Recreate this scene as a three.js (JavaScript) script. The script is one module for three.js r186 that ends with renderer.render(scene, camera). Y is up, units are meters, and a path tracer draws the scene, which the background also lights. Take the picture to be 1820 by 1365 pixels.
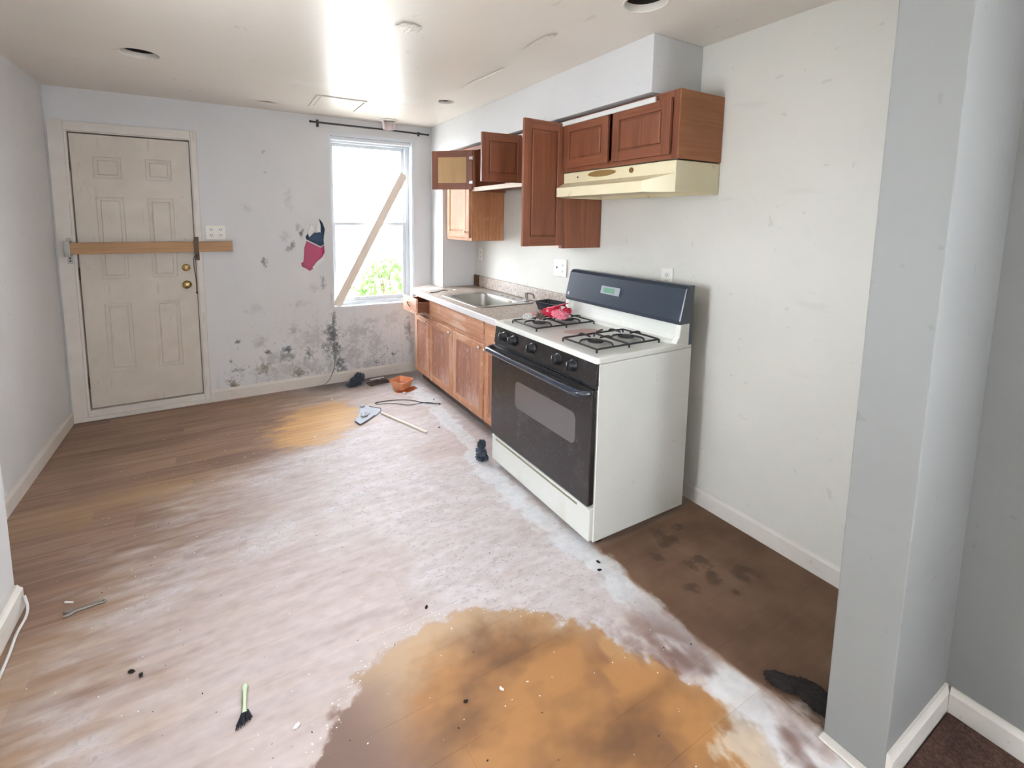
import * as THREE from 'three';
import { RoundedBoxGeometry } from 'three/addons/geometries/RoundedBoxGeometry.js';
import { mergeGeometries, mergeVertices } from 'three/addons/utils/BufferGeometryUtils.js';
import { RectAreaLightUniformsLib } from 'three/addons/lights/RectAreaLightUniformsLib.js';

// ------------------------------------------------------------------ camera, sky, lights, exposure
RectAreaLightUniformsLib.init();
const scene = new THREE.Scene();
const camera = new THREE.PerspectiveCamera(2 * Math.atan(682.5 / 832.36) * 180 / Math.PI, 1820 / 1365, 0.05, 200);
camera.position.set(1.0195, 1.5209, 4.3777);
camera.rotation.order = 'YXZ';
camera.rotation.set(-0.11271, -0.5139, 0.00983);
camera.setViewOffset(1820, 1365, 48.16, 196.21, 1820, 1365);   // the lens is shifted down and right
const renderer = new THREE.WebGLRenderer({ antialias: true });
renderer.toneMapping = THREE.LinearToneMapping;
renderer.toneMappingExposure = 1.17;
renderer.shadowMap.enabled = true;
scene.background = new THREE.Color().setRGB(24.3, 25.6, 27.6);  // bright even overcast

// added fill lights at the three added windows outside the view: [name, width, height, centre, turn]
for (const [n, w, h, at, turn] of [['window_2', 0.5, 1.1, [1.5, 1.55, 6.49], 0], ['window_3', 0.6, 0.95, [0.262, 1.525, 2.95], -Math.PI / 2], ['window_4', 1.0, 1.1, [2.938, 1.5, 5.2], Math.PI / 2]]) {
  const l = new THREE.RectAreaLight(new THREE.Color().setRGB(0.93, 0.97, 1.04), 9, w, h); l.position.set(...at); l.rotation.y = turn; l.name = n + '_fill_light'; scene.add(l);
}
// ------------------------------------------------------------------ helpers
const W = 3.224, H = 2.415, XS = 2.861, ZS = 2.73, PI = Math.PI;
let seed = 7;
const rnd = () => { seed = (seed * 1664525 + 1013904223) >>> 0; return seed / 4294967296; };
const rr = (a, b) => a + (b - a) * rnd();
const clamp = (x, a = 0, b = 1) => x < a ? a : x > b ? b : x;
const sm = (a, b, x) => { const t = clamp((x - a) / (b - a)); return t * t * (3 - 2 * t); };
const mix = (a, b, t) => a + (b - a) * t;
const mix3 = (a, b, t) => [mix(a[0], b[0], t), mix(a[1], b[1], t), mix(a[2], b[2], t)];
function hash(i, j) { let h = Math.imul(i, 374761393) + Math.imul(j, 668265263) | 0; h = Math.imul(h ^ (h >>> 13), 1274126177); return ((h ^ (h >>> 16)) >>> 0) / 4294967296; }
function vn(x, y) {
  const i = Math.floor(x), j = Math.floor(y), fx = x - i, fy = y - j, u = fx * fx * (3 - 2 * fx), v = fy * fy * (3 - 2 * fy);
  return mix(mix(hash(i, j), hash(i + 1, j), u), mix(hash(i, j + 1), hash(i + 1, j + 1), u), v);
}
const fbm = (x, y, o = 4) => { let s = 0, a = 0.5, n = 0; for (let k = 0; k < o; k++) { s += a * vn(x, y); n += a; x = x * 2.03 + 17.1; y = y * 2.03 + 9.7; a *= 0.5; } return s / n; };
function tex(w, h, f, srgb = true, rx = 1, ry = 1) {
  const d = new Uint8Array(w * h * 4);
  for (let y = 0, k = 0; y < h; y++) for (let x = 0; x < w; x++, k += 4) { const c = f((x + 0.5) / w, (y + 0.5) / h); d[k] = clamp(c[0], 0, 255); d[k + 1] = clamp(c[1], 0, 255); d[k + 2] = clamp(c[2], 0, 255); d[k + 3] = 255; }
  const t = new THREE.DataTexture(d, w, h, THREE.RGBAFormat); t.magFilter = THREE.LinearFilter; t.minFilter = THREE.LinearMipmapLinearFilter; t.generateMipmaps = true;
  t.wrapS = t.wrapT = THREE.RepeatWrapping; t.repeat.set(rx, ry); if (srgb) t.colorSpace = THREE.SRGBColorSpace; t.needsUpdate = true; return t;
}
const mat = (o) => new THREE.MeshStandardMaterial({ roughness: 0.6, ...o });
const phys = (o) => new THREE.MeshPhysicalMaterial({ roughness: 0.6, ...o });
const taken = {};
const numbered = (n) => { const k = taken[n] = (taken[n] ?? -1) + 1; return k ? `${n}_${String(k).padStart(3, '0')}` : n; };
function norm(g) {
  let r = g.index ? g.toNonIndexed() : g;
  for (const k of Object.keys(r.attributes)) if (!['position', 'normal', 'uv'].includes(k)) r.deleteAttribute(k);
  if (!r.attributes.normal) r.computeVertexNormals();
  if (!r.attributes.uv) r.setAttribute('uv', new THREE.BufferAttribute(new Float32Array(r.attributes.position.count * 2), 2));
  return r;
}
const merge = (l) => l.length === 1 ? norm(l[0]) : mergeGeometries(l.map(norm));
// uv in metres by the face's main direction; v runs along the grain axis
function metric(g, grain = 1, du = 0, dv = 0) {
  g = norm(g); const p = g.attributes.position, n = g.attributes.normal, uv = g.attributes.uv;
  for (let i = 0; i < p.count; i++) {
    const P = [p.getX(i), p.getY(i), p.getZ(i)], N = [Math.abs(n.getX(i)), Math.abs(n.getY(i)), Math.abs(n.getZ(i))];
    const a = N[0] >= N[1] && N[0] >= N[2] ? 0 : N[1] >= N[2] ? 1 : 2;
    const others = [0, 1, 2].filter((k) => k !== a); let v = others.includes(grain) ? grain : others[1], u = others.find((k) => k !== v);
    uv.setXY(i, P[u] + du, P[v] + dv);
  }
  return g;
}
// box from min to max corner, edges rounded, grain along its longest side
function bx(x0, y0, z0, x1, y1, z1, r = 0.003, grain) {
  const w = x1 - x0, h = y1 - y0, d = z1 - z0; r = Math.min(r, w * 0.45, h * 0.45, d * 0.45);
  const g = r > 0.0004 ? new RoundedBoxGeometry(w, h, d, 2, r) : new THREE.BoxGeometry(w, h, d);
  const a = grain ?? (h >= w && h >= d ? 1 : w >= d ? 0 : 2);
  g.translate((x0 + x1) / 2, (y0 + y1) / 2, (z0 + z1) / 2);
  return metric(g, a, rnd() * 3, rnd() * 3);
}
const raw = (x0, y0, z0, x1, y1, z1) => { const g = new THREE.BoxGeometry(x1 - x0, y1 - y0, z1 - z0); g.translate((x0 + x1) / 2, (y0 + y1) / 2, (z0 + z1) / 2); return metric(g, 1); };
const V = (x, y, z) => new THREE.Vector3(x, y, z);
const tube = (pts, r, seg = 24, rad = 8, tension = 0.5) => norm(new THREE.TubeGeometry(new THREE.CatmullRomCurve3(pts.map((p) => V(...p)), false, 'catmullrom', tension), seg, r, rad));
// straight rod between two points
function rod(a, b, r, seg = 8, r2 = r) {
  const A = V(...a), B = V(...b), g = new THREE.CylinderGeometry(r2, r, A.distanceTo(B), seg);
  g.applyQuaternion(new THREE.Quaternion().setFromUnitVectors(V(0, 1, 0), B.clone().sub(A).normalize())); g.translate(...A.add(B).multiplyScalar(0.5).toArray()); return norm(g);
}
function ball(x, y, z, r, sx = 1, sy = 1, sz = 1) { const g = new THREE.SphereGeometry(r, 16, 10); g.scale(sx, sy, sz); g.translate(x, y, z); return norm(g); }
function lathe(pts, seg = 24) { return norm(new THREE.LatheGeometry(pts.map(([x, y]) => new THREE.Vector2(x, y)), seg)); }
function mesh(name, g, m, parent) { const o = new THREE.Mesh(Array.isArray(g) ? merge(g) : g, m); o.name = name; parent.add(o); return o; }
function tag(o, label, category, group) { o.userData.label = label; o.userData.category = category; if (group) o.userData.group = group; return o; }
function thing(name, label, category, [x, y, z] = [0, 0, 0], turn = 0, group) { const o = new THREE.Group(); o.name = numbered(name); o.position.set(x, y, z); o.rotation.y = turn; scene.add(o); return tag(o, label, category, group); }
function single(name, label, category, g, m, group, at, turn = 0) { const o = mesh(numbered(name), g, m, scene); if (at) o.position.set(...at); o.rotation.y = turn; return tag(o, label, category, group); }
function struct(name, label, category, g, m) { const o = mesh(name, g, m, scene); o.userData.kind = 'structure'; return tag(o, label, category); }
const shapeOf = (pts) => { const s = new THREE.Shape(); pts.forEach(([x, y], i) => i ? s.lineTo(x, y) : s.moveTo(x, y)); s.closePath(); return s; };
const pathOf = (pts) => { const s = new THREE.Path(); pts.forEach(([x, y], i) => i ? s.lineTo(x, y) : s.moveTo(x, y)); s.closePath(); return s; };
const rect = (x0, y0, x1, y1) => [[x0, y0], [x1, y0], [x1, y1], [x0, y1]];
const circle = (cx, cy, r, n = 28) => Array.from({ length: n }, (_, i) => [cx + r * Math.cos(i / n * 2 * PI), cy + r * Math.sin(i / n * 2 * PI)]);
const rrect = (x0, y0, x1, y1, r, n = 5) => { const o = []; for (const [cx, cy, a] of [[x1 - r, y1 - r, 0], [x0 + r, y1 - r, PI / 2], [x0 + r, y0 + r, PI], [x1 - r, y0 + r, 1.5 * PI]]) for (let i = 0; i <= n; i++) o.push([cx + r * Math.cos(a + i / n * PI / 2), cy + r * Math.sin(a + i / n * PI / 2)]); return o; };
function slab(outer, holes, depth, bevel = 0) {   // extruded in +z from z = 0 to depth
  const s = shapeOf(outer); s.holes = holes.map(pathOf);
  return norm(new THREE.ExtrudeGeometry(s, { depth: depth - 2 * bevel, bevelEnabled: bevel > 0, bevelThickness: bevel, bevelSize: bevel, bevelOffset: -bevel, bevelSegments: 2, curveSegments: 6 })).translate(0, 0, bevel);
}
// a floor-plan polygon [x, z] standing from y0 to y1
function plan(outer, holes, y0, y1, bevel = 0) { const g = slab(outer, holes, y1 - y0, bevel); g.rotateX(PI / 2); g.translate(0, y1, 0); return g; }
// displaced lump: icosphere pushed by noise, for crumpled bags and cloth
function lump(rx, ry, rz, crumple, s, detail = 12) {
  let g = mergeVertices(new THREE.IcosahedronGeometry(1, detail).deleteAttribute('uv').deleteAttribute('normal'), 1e-4); const p = g.attributes.position;
  for (let i = 0; i < p.count; i++) {
    const v = V(p.getX(i), p.getY(i), p.getZ(i));
    const a = Math.abs(vn(v.x * 2.6 + s, v.y * 2.6 + v.z * 1.7) - 0.5) + 0.6 * Math.abs(vn(v.z * 5.3 - s, v.x * 4.1 + v.y * 5) - 0.5) + 0.35 * Math.abs(vn(v.y * 9 + s, v.z * 9 - v.x * 7) - 0.5);
    const k = 1 - crumple * a * 1.6; p.setXYZ(i, v.x * k * rx, Math.max(-ry * 0.92, v.y * k * ry), v.z * k * rz);
  }
  g = g.toNonIndexed(); g.computeVertexNormals(); g.translate(0, ry * 0.92, 0); return norm(g);
}

// ------------------------------------------------------------------ textures
// floor: x 0..3.3, z 0..4.5
const FX = 3.3, FZ = 4.5, PLW = 0.16, PLO = 0.11, PLL = 1.22;
const rowShift = (r) => hash(r * 7 + 3, 91) * PLL;
function plankAt(x, z) { const r = Math.floor((z - PLO) / PLW), k = Math.floor((x + rowShift(r)) / PLL); return [r, k]; }
function polySDF(pts, x, y) {   // negative inside
  let d = 1e9, s = 1;
  for (let i = 0, j = pts.length - 1; i < pts.length; j = i++) {
    const [ax, ay] = pts[i], [bx_, by] = pts[j], ex = bx_ - ax, ey = by - ay, wx = x - ax, wy = y - ay, t = clamp((wx * ex + wy * ey) / (ex * ex + ey * ey));
    const qx = wx - ex * t, qy = wy - ey * t; d = Math.min(d, qx * qx + qy * qy);
    if ((ay > y) !== (by > y) && x < (bx_ - ax) * (y - ay) / (by - ay) + ax) s = -s;
  }
  return s * Math.sqrt(d);
}
const line = (pts, z) => { if (z <= pts[0][1]) return pts[0][0]; for (let i = 1; i < pts.length; i++) if (z <= pts[i][1]) { const [a, b] = [pts[i - 1], pts[i]]; return mix(a[0], b[0], (z - a[1]) / (b[1] - a[1])); } return pts[pts.length - 1][0]; };
const STAIN1 = [[1.12, 3.2], [1.24, 3.08], [1.35, 2.97], [1.50, 2.88], [1.64, 2.86], [1.80, 2.88], [1.94, 2.94], [2.04, 3.04], [2.10, 3.11], [2.18, 3.20], [2.25, 3.32], [2.31, 3.45], [2.34, 3.58], [2.35, 3.70], [2.34, 3.95], [1.9, 4.1], [1.4, 3.8]];
const STAIN2 = [[1.27, 0.80], [1.44, 0.54], [1.69, 0.40], [1.88, 0.52], [1.93, 0.74], [1.83, 1.03], [1.62, 1.19], [1.41, 1.20], [1.28, 1.05]];
const FILM = [[1.75, 0.2], [1.8, 0.9], [1.6, 1.15], [1.22, 1.3], [1.0, 1.6], [0.9, 2.0], [0.76, 2.3], [0.7, 2.6], [0.6, 3.0], [0.55, 4.5]];
const CRUST = [[2.56, 0.3], [2.56, 0.8], [2.5, 1.52], [2.44, 2.01], [2.43, 2.5], [2.48, 2.87], [2.47, 3.44], [2.49, 3.63], [2.51, 3.81], [2.5, 4.5]];
const SPOTS = [[2.97, 2.95, 0.05], [2.83, 3.16, 0.06], [2.94, 3.31, 0.06], [2.81, 3.35, 0.035], [2.8, 3.24, 0.04], [2.68, 3.23, 0.04], [2.83, 2.98, 0.08], [2.7, 3.05, 0.05]];
function floorLook(x, z) {
  const [r, k] = plankAt(x, z), tone = hash(r * 31 + 5, k * 17 + 2), kind = hash(r * 13, k * 29 + 8);
  const ox = hash(r, k) * 40;
  const grain = fbm(x * 3.2 + ox, z * 55 + ox, 4), coarse = fbm(x * 1.3 + ox * 2, z * 11, 3), cloud = fbm(x * 2.3 + 4, z * 2.8 + 9, 4);
  let c = mix3([120, 93, 78], [180, 149, 124], clamp(0.22 + 0.42 * (grain - 0.5) * 2 + 0.5 * (coarse - 0.3) + 0.28 * (tone - 0.5)));
  c = mix3(c, [170, 140, 100], clamp((cloud - 0.45) * 2.2 + (kind - 0.55) * 0.6) * 0.55);
  let rough = 0.5 + 0.12 * (grain - 0.5);
  // white plaster dust trodden over the planks, ending in streaks
  const wob = (fbm(x * 5, z * 22, 4) - 0.5) * 0.95 + (fbm(x * 14 + 5, z * 40, 3) - 0.5) * 0.35;
  const edge = x - line(FILM, z) + 0.2;
  let film = sm(-0.45, 0.45, edge + wob * 0.7) * (0.8 + 0.3 * (fbm(x * 9 + 2, z * 30 + 7, 4) - 0.4));
  const heavy = sm(0.42, 0.62, fbm(x * 2.1 + 30, z * 2.4 + 12, 3) + 0.24 * sm(0.35, 0, Math.hypot((x - 1.75) / 1.2, (z - 1.75) / 1.6)));
  film = clamp(film * mix(0.82, 1.04, heavy));
  const s1 = polySDF(STAIN1, x, z) + (fbm(x * 16, z * 16, 4) - 0.5) * 0.11 + (fbm(x * 60, z * 60, 2) - 0.5) * 0.018;
  const s2 = polySDF(STAIN2, x, z) + (fbm(x * 9 + 8, z * 26, 4) - 0.5) * 0.26;
  const in1 = sm(0.012, -0.02, s1), in2 = sm(0.09, -0.1, s2);
  if (in2 > 0) c = mix3(c, mix3([214, 168, 108], [178, 134, 84], clamp(0.2 + (grain - 0.35) * 1.3)), in2 * 0.92);
  if (in1 > 0) {
    const wet = mix3([160, 113, 66], [100, 68, 42], clamp((fbm(x * 5 + 3, z * 8 + 1, 4) - 0.33) * 2.2 + 0.12 * (tone - 0.5)));
    const rim = mix3(wet, [184, 162, 136], sm(-0.2, -0.02, s1 - 0.22 * (x - 1.75)) * 0.7);
    c = mix3(c, mix3(rim, [112, 88, 78], sm(1.5, 1.18, x - 0.3 * (z - 2.9)) * sm(2.9, 3.05, z)), in1);
  }
  film *= 1 - 0.97 * in1; film *= 1 - 0.8 * in2;
  // bare brown floor where the refrigerator stood
  const cl = line(CRUST, z), right = sm(-0.01, 0.03, x - cl + (fbm(x * 20, z * 9, 3) - 0.5) * 0.05);
  if (right > 0) {
    let d = mix3([86, 60, 42], [116, 88, 66], clamp(fbm(x * 6, z * 6, 4) * 1.5 - 0.3 + (grain - 0.5) * 0.3));
    for (const [sx, sz, sr] of SPOTS) { const q = Math.hypot(x - sx, (z - sz) * 1.1) / sr + (fbm(x * 22, z * 22, 4) - 0.5) * 2.4; d = mix3(d, [52, 34, 22], sm(1.1, 0.2, q) * 0.6); }
    const flat = sm(2.75, 2.9, z); c = mix3(c, d, right * flat); film *= 1 - right * flat * 0.97; rough = mix(rough, 0.75, right);
  }
  c = mix3(c, mix3([188, 181, 181], [216, 212, 216], fbm(x * 24, z * 40, 3)), film * 0.95);
  const pit = sm(0.62, 0.75, fbm(x * 70 + 3, z * 110, 4)) * heavy * film; c = mix3(c, [132, 128, 132], pit * 0.4);
  rough = mix(rough, 0.62, film);
  // crust of pale residue along the cabinets, range and partition
  const cw = 0.055 + 0.05 * fbm(z * 6, 3, 2) + 0.05 * sm(1.1, 0.3, z) + 0.16 * sm(3.5, 3.8, z), off = x - cl + cw * 0.7;
  const cr = sm(1.0, 0.5, Math.abs(off) / cw + (fbm(x * 26, z * 18, 4) - 0.5) * 1.5) * sm(0.2, 0.4, z);
  if (cr > 0) c = mix3(c, mix3([196, 208, 214], [234, 240, 244], fbm(x * 40, z * 40, 2)), cr * 0.48);
  const mud = sm(0.5, 0.66, fbm(x * 7, z * 5 + 3, 4)) * sm(0.3, 0.1, Math.abs(x - cl + 0.2)) * sm(3.1, 3.4, z); c = mix3(c, [92, 62, 54], mud * 0.7);
  // grey dirt along the damp wall
  const damp = sm(0.34, 0.08, z + (fbm(x * 8, z * 14, 4) - 0.5) * 0.25) * sm(1.55, 1.85, x) * sm(2.75, 2.5, x); c = mix3(c, [92, 88, 88], damp * 0.62);
  return [c, rough];
}
const floorRough = new Uint8Array(1024 * 1024);
const floorTex = tex(2048, 2048, (u, v) => { const [c, r] = floorLook(u * FX, v * FZ); floorRough[Math.floor(v * 1024) * 1024 + Math.floor(u * 1024)] = r * 255; return c; }, true, 1 / FX, 1 / FZ);
const floorRoughTex = tex(1024, 1024, (u, v) => { const r = floorRough[Math.floor(v * 1024) * 1024 + Math.floor(u * 1024)]; return [r, r, r]; }, false, 1 / FX, 1 / FZ);
for (const t of [floorTex, floorRoughTex]) t.wrapS = t.wrapT = THREE.MirroredRepeatWrapping;

// painted plaster, general
const paintBump = tex(512, 512, (u, v) => { const h = 128 + 70 * (fbm(u * 60, v * 60, 3) - 0.5) + 60 * (fbm(u * 8, v * 8, 3) - 0.5); return [h, h, h]; }, false);
paintBump.wrapS = paintBump.wrapT = THREE.MirroredRepeatWrapping;
const paintTex = tex(1024, 1024, (u, v) => {
  const x = u * 2.5, y = v * 2.5; let c = mix3([209, 210, 210], [218, 219, 219], fbm(x * 3, y * 3, 4));
  const scuff = sm(0.72, 0.85, fbm(x * 3 + 5, y * 14, 4)) * 0.07 + sm(0.86, 0.9, fbm(x * 30, y * 30, 2)) * 0.15; return mix3(c, [150, 146, 138], scuff);
}, true, 0.4, 0.4); paintTex.wrapS = paintTex.wrapT = THREE.MirroredRepeatWrapping;
// back wall with mould: [x, y, radius x, radius y, strength, brown]
const MOULD = [[1.10, .49, .02, .018, 1], [1.30, .23, .055, .05, .7, 1], [1.35, .31, .09, .07, .5], [1.33, .36, .03, .02, .9], [1.49, .37, .035, .03, 1], [1.48, .31, .07, .05, .6], [1.28, .46, .05, .05, .45], [1.67, .30, .03, .08, .8], [1.65, .22, .05, .05, .5],
  [1.87, .45, .055, .14, 1], [1.90, .33, .05, .13, 1], [1.93, .17, .05, .07, 1], [1.84, .38, .05, .1, .7], [1.90, .60, .02, .07, .8], [1.89, .22, .09, .12, .55], [1.97, .12, .05, .05, .8], [1.57, .15, .06, .045, .8, 1], [1.72, .16, .09, .08, .45], [1.06, .12, .06, .045, .9, 1], [1.12, .09, .03, .02, .8], [1.09, .24, .06, .02, .6], [1.05, .32, .015, .014, .9], [1.10, .19, .02, .012, .9],
  [2.13, .46, .16, .07, .5], [2.29, .33, .08, .12, .45], [2.05, .25, .12, .15, .5], [2.24, .12, .2, .1, .5], [2.46, .20, .025, .025, 1], [2.28, .14, .02, .02, 1], [2.40, .26, .012, .012, .8], [2.61, .44, .03, .1, .6], [2.65, .28, .03, .12, .45], [1.33, 1.15, .022, .035, .9], [1.56, .55, .05, .05, .55], [1.36, 2.07, .016, .014, .5], [1.37, 1.9, .015, .012, .4], [1.62, .77, .08, .03, .3], [1.61, 1.44, .025, .03, .5], [1.64, 1.39, .02, .04, .9], [1.56, 1.30, .02, .03, .9], [1.53, 1.27, .03, .03, .6],
  [1.5, 1.36, .04, .05, .35], [1.81, .96, .02, .06, .7], [1.73, .9, .05, .04, .3], [1.55, 1.7, .04, .1, .25], [1.22, 1.6, .05, .05, .2], [1.7, .45, .14, .12, .35], [1.5, .18, .3, .08, .35], [2.2, .55, .12, .03, .4], [2.45, .55, .1, .08, .3], [1.24, .75, .08, .05, .22], [1.88, .80, .01, .06, .5]];
const backTex = tex(1456, 1208, (u, v) => {
  const x = u * 2.912, y = v * 2.416; let c = mix3([206, 207, 208], [216, 217, 217], fbm(x * 3, y * 3, 4)); let m = 0, b = 0;
  const n1 = fbm(x * 38, y * 38, 3), n2 = fbm(x * 90 + 4, y * 90, 2);
  for (const [mx, my, ax, ay, s, br] of MOULD) { const dx = (x - mx) / ax, dy = (y - my) / ay; if (dx > 2 || dx < -2 || dy > 2 || dy < -2) continue; const k = sm(1.35, 0.0, Math.hypot(dx, dy) + (n1 - 0.5) * 2.0 + (n2 - 0.5) * 1.4) * (s < 0.6 ? s * 0.6 : s) * (0.55 + 0.75 * n2); if (k > m) { m = k; b = br || 0; } }
  const speck = sm(0.74, 0.82, fbm(x * 55 + 9, y * 55, 3)) * sm(0.9, 0.2, y) * sm(0.9, 1.3, x); m = Math.max(m, speck * 0.5);
  c = mix3(c, b ? [92, 82, 64] : [74, 78, 82], m * 0.85);
  const streak = sm(0.62, 0.8, fbm(x * 20, y * 1.5, 3)) * sm(0.9, 0.4, y) * 0.2; return mix3(c, [168, 164, 150], streak);
}, true, 1 / 2.912, 1 / 2.416);
const ceilTex = tex(1024, 1024, (u, v) => {
  const x = u * 3.4, z = v * 4.6; let c = mix3([224, 217, 206], [232, 226, 216], fbm(x * 2.2, z * 2.2, 4));
  const patch = sm(0.09, 0.05, Math.hypot((x - 1.83), (z - 2.19)) + (fbm(x * 18, z * 18, 3) - 0.5) * 0.07) * 0.5 + sm(1, 0.7, Math.hypot((x - 2.0) / 0.5, (z - 0.95) / 0.14) + (fbm(x * 6, z * 9, 3) - 0.5) * 0.9) * 0.4; c = mix3(c, [232, 232, 228], patch);
  const scr = sm(0.8, 0.86, fbm(x * 16, z * 9, 3)); return mix3(c, [190, 184, 174], scr * 0.3);
}, true, 1 / 3.4, 1 / 4.6); ceilTex.wrapS = ceilTex.wrapT = THREE.MirroredRepeatWrapping;
const ceilBump = tex(512, 512, (u, v) => { const h = 128 + 120 * (fbm(u * 9, v * 9, 4) - 0.5) + 20 * (fbm(u * 60, v * 60, 2) - 0.5); return [h, h, h]; }, false, 0.5, 0.5); ceilBump.wrapS = ceilBump.wrapT = THREE.MirroredRepeatWrapping;
// wood: grain along v, 0.6 m by 1.2 m
function woodTex(dark, light, wear, wearColor) {
  const t = tex(384, 768, (u, v) => {
    const x = u * 0.6, y = v * 1.2, g = fbm(x * 90 + 3 * fbm(x * 4, y * 1.5, 2), y * 3.4, 4), b = fbm(x * 14, y * 1.2 + 5, 3), pore = sm(0.66, 0.8, fbm(x * 260, y * 14, 2));
    let c = mix3(dark, light, clamp(0.15 + 0.75 * g + 0.55 * (b - 0.5))); c = mix3(c, dark, pore * 0.5);
    if (wear) c = mix3(c, wearColor, clamp(sm(0.5, 0.72, fbm(x * 12 + 9, y * 3.2, 4)) * 0.85 + sm(0.68, 0.74, fbm(x * 50, y * 18, 3)) * 0.6) * wear);
    return c;
  }, true, 1 / 0.6, 1 / 1.2); t.wrapS = t.wrapT = THREE.MirroredRepeatWrapping; return t;
}
const tOak = woodTex([106, 61, 42], [150, 92, 63]), tEnd = woodTex([136, 84, 48], [172, 112, 68]), tOakPanel = woodTex([144, 98, 80], [186, 138, 116], 0.55, [214, 198, 190]), tOakWorn = woodTex([164, 112, 82], [212, 160, 124], 0.5, [224, 204, 190]), tOakLit = woodTex([150, 96, 62], [198, 142, 98], 0.25, [228, 210, 196]), tPine = woodTex([148, 112, 78], [190, 152, 112]), tPale = woodTex([214, 201, 185], [236, 227, 214], 0.2, [240, 235, 228]), tPly = woodTex([186, 150, 104], [208, 176, 130]);
const counterTex = tex(512, 512, (u, v) => { const a = fbm(u * 46, v * 46, 3), b = vn(u * 150, v * 150); return mix3(mix3([142, 128, 116], [196, 184, 172], clamp(a * 1.7 - 0.35)), b > 0.8 ? [104, 90, 82] : [214, 206, 198], b > 0.8 || b < 0.12 ? 0.5 : 0); }, true, 2, 2); counterTex.wrapS = counterTex.wrapT = THREE.MirroredRepeatWrapping;
const enamelTex = tex(512, 512, (u, v) => { const x = u * 0.9, y = v * 0.9; let c = mix3([222, 224, 216], [230, 231, 226], fbm(x * 5, y * 5, 3)); return mix3(c, [176, 166, 130], clamp(sm(0.6, 0.8, fbm(x * 7, y * 2.6 + 3, 4)) * 0.15 + sm(0.86, 0.9, fbm(x * 36, y * 36, 2)) * 0.25)); }, true, 1 / 0.9, 1 / 0.9); enamelTex.wrapS = enamelTex.wrapT = THREE.MirroredRepeatWrapping;
const hoodTex = tex(512, 512, (u, v) => { const x = u * 0.9, y = v * 0.9; let c = mix3([226, 214, 176], [234, 226, 196], fbm(x * 6, y * 6, 3)); return mix3(c, [128, 96, 50], clamp(sm(0.7, 0.82, fbm(x * 10 + 2, y * 14, 4)) * 0.4)); }, true, 1 / 0.9, 1 / 0.9); hoodTex.wrapS = hoodTex.wrapT = THREE.MirroredRepeatWrapping;
const dustTex = tex(512, 512, (u, v) => { const n = sm(0.55, 0.78, fbm(u * 16, v * 16, 4)) * 0.4 + sm(0.72, 0.78, fbm(u * 90, v * 90, 2)) * 0.6; return mix3([33, 30, 31], [92, 88, 90], n * 0.55); }, true, 1, 1); dustTex.wrapS = dustTex.wrapT = THREE.MirroredRepeatWrapping;
const grimeTrim = tex(512, 512, (u, v) => { let c = mix3([208, 202, 193], [219, 214, 207], fbm(u * 8, v * 8, 3)); return mix3(c, [128, 112, 90], clamp(sm(0.7, 0.85, fbm(u * 22, v * 4, 4)) * 0.12 + sm(0.87, 0.9, fbm(u * 50, v * 50, 2)) * 0.2)); }, true, 1.4, 1.4); grimeTrim.wrapS = grimeTrim.wrapT = THREE.MirroredRepeatWrapping;
const carpetTex = tex(512, 512, (u, v) => { const n = fbm(u * 120, v * 120, 2), m = fbm(u * 8, v * 8, 3); return mix3([50, 32, 26], [92, 66, 54], clamp(n * 1.2 - 0.2 + (m - 0.5) * 0.6)); }, true, 1.5, 1.5);

// ------------------------------------------------------------------ materials
const mFloor = mat({ map: floorTex, roughness: 1, roughnessMap: floorRoughTex });
const mPaint = mat({ map: paintTex, bumpMap: paintBump, bumpScale: 0.0008, roughness: 0.55 });
const mPaintWarmLit = mat({ map: paintTex, color: 0xfcf9ef, bumpMap: paintBump, bumpScale: 0.0008, roughness: 0.55 });  // right wall: warm light tinted into the paint colour
const mBack = mat({ map: backTex, bumpMap: paintBump, bumpScale: 0.0008, roughness: 0.55 });
const mCeil = mat({ map: ceilTex, bumpMap: ceilBump, bumpScale: 0.002, roughness: 0.33 });
const mTrim = mat({ map: grimeTrim, roughness: 0.45 }), mTrimWhite = mat({ color: 0xdedfdc, roughness: 0.45 });
const mOak = mat({ map: tOak, roughness: 0.42 }), mOakWorn = mat({ map: tOakWorn, roughness: 0.5 }), mOakPanel = mat({ map: tOakPanel, roughness: 0.55 }), mEnd = mat({ map: tEnd, roughness: 0.5 }), mOakLit = mat({ map: tOakLit, roughness: 0.62 }), mPine = mat({ map: tPine, roughness: 0.65 }), mPale = mat({ map: tPale, roughness: 0.7 }), mPly = mat({ map: tPly, roughness: 0.6 });
const mEnamel = phys({ map: enamelTex, roughness: 0.28, clearcoat: 0.3 }), mHood = mat({ map: hoodTex, roughness: 0.38 });
const mBlackGlass = phys({ map: dustTex, roughness: 0.25, clearcoat: 0.5, clearcoatRoughness: 0.3 }), mBlack = mat({ color: 0x202226, roughness: 0.35 }), mIron = mat({ color: 0x1d1e22, roughness: 0.5 }), mGuard = phys({ color: 0x2b3644, roughness: 0.3, clearcoat: 0.5, clearcoatRoughness: 0.25 });  // blue of the range back panel stands in for the reflected window
const mSteel = mat({ color: 0xb4b4b0, roughness: 0.3, metalness: 0.9 }), mChrome = mat({ color: 0xd4d4d2, roughness: 0.15, metalness: 1 }), mBrass = mat({ color: 0xb9a06c, roughness: 0.25, metalness: 1 }), mRust = mat({ color: 0x5d4d40, roughness: 0.6, metalness: 0.6 });
const mCounter = mat({ map: counterTex, roughness: 0.4 }), mLitEdge = mat({ color: 0xd8d6d6, roughness: 0.4 });  // counter edge whitened: the light it catches is in its colour
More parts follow.
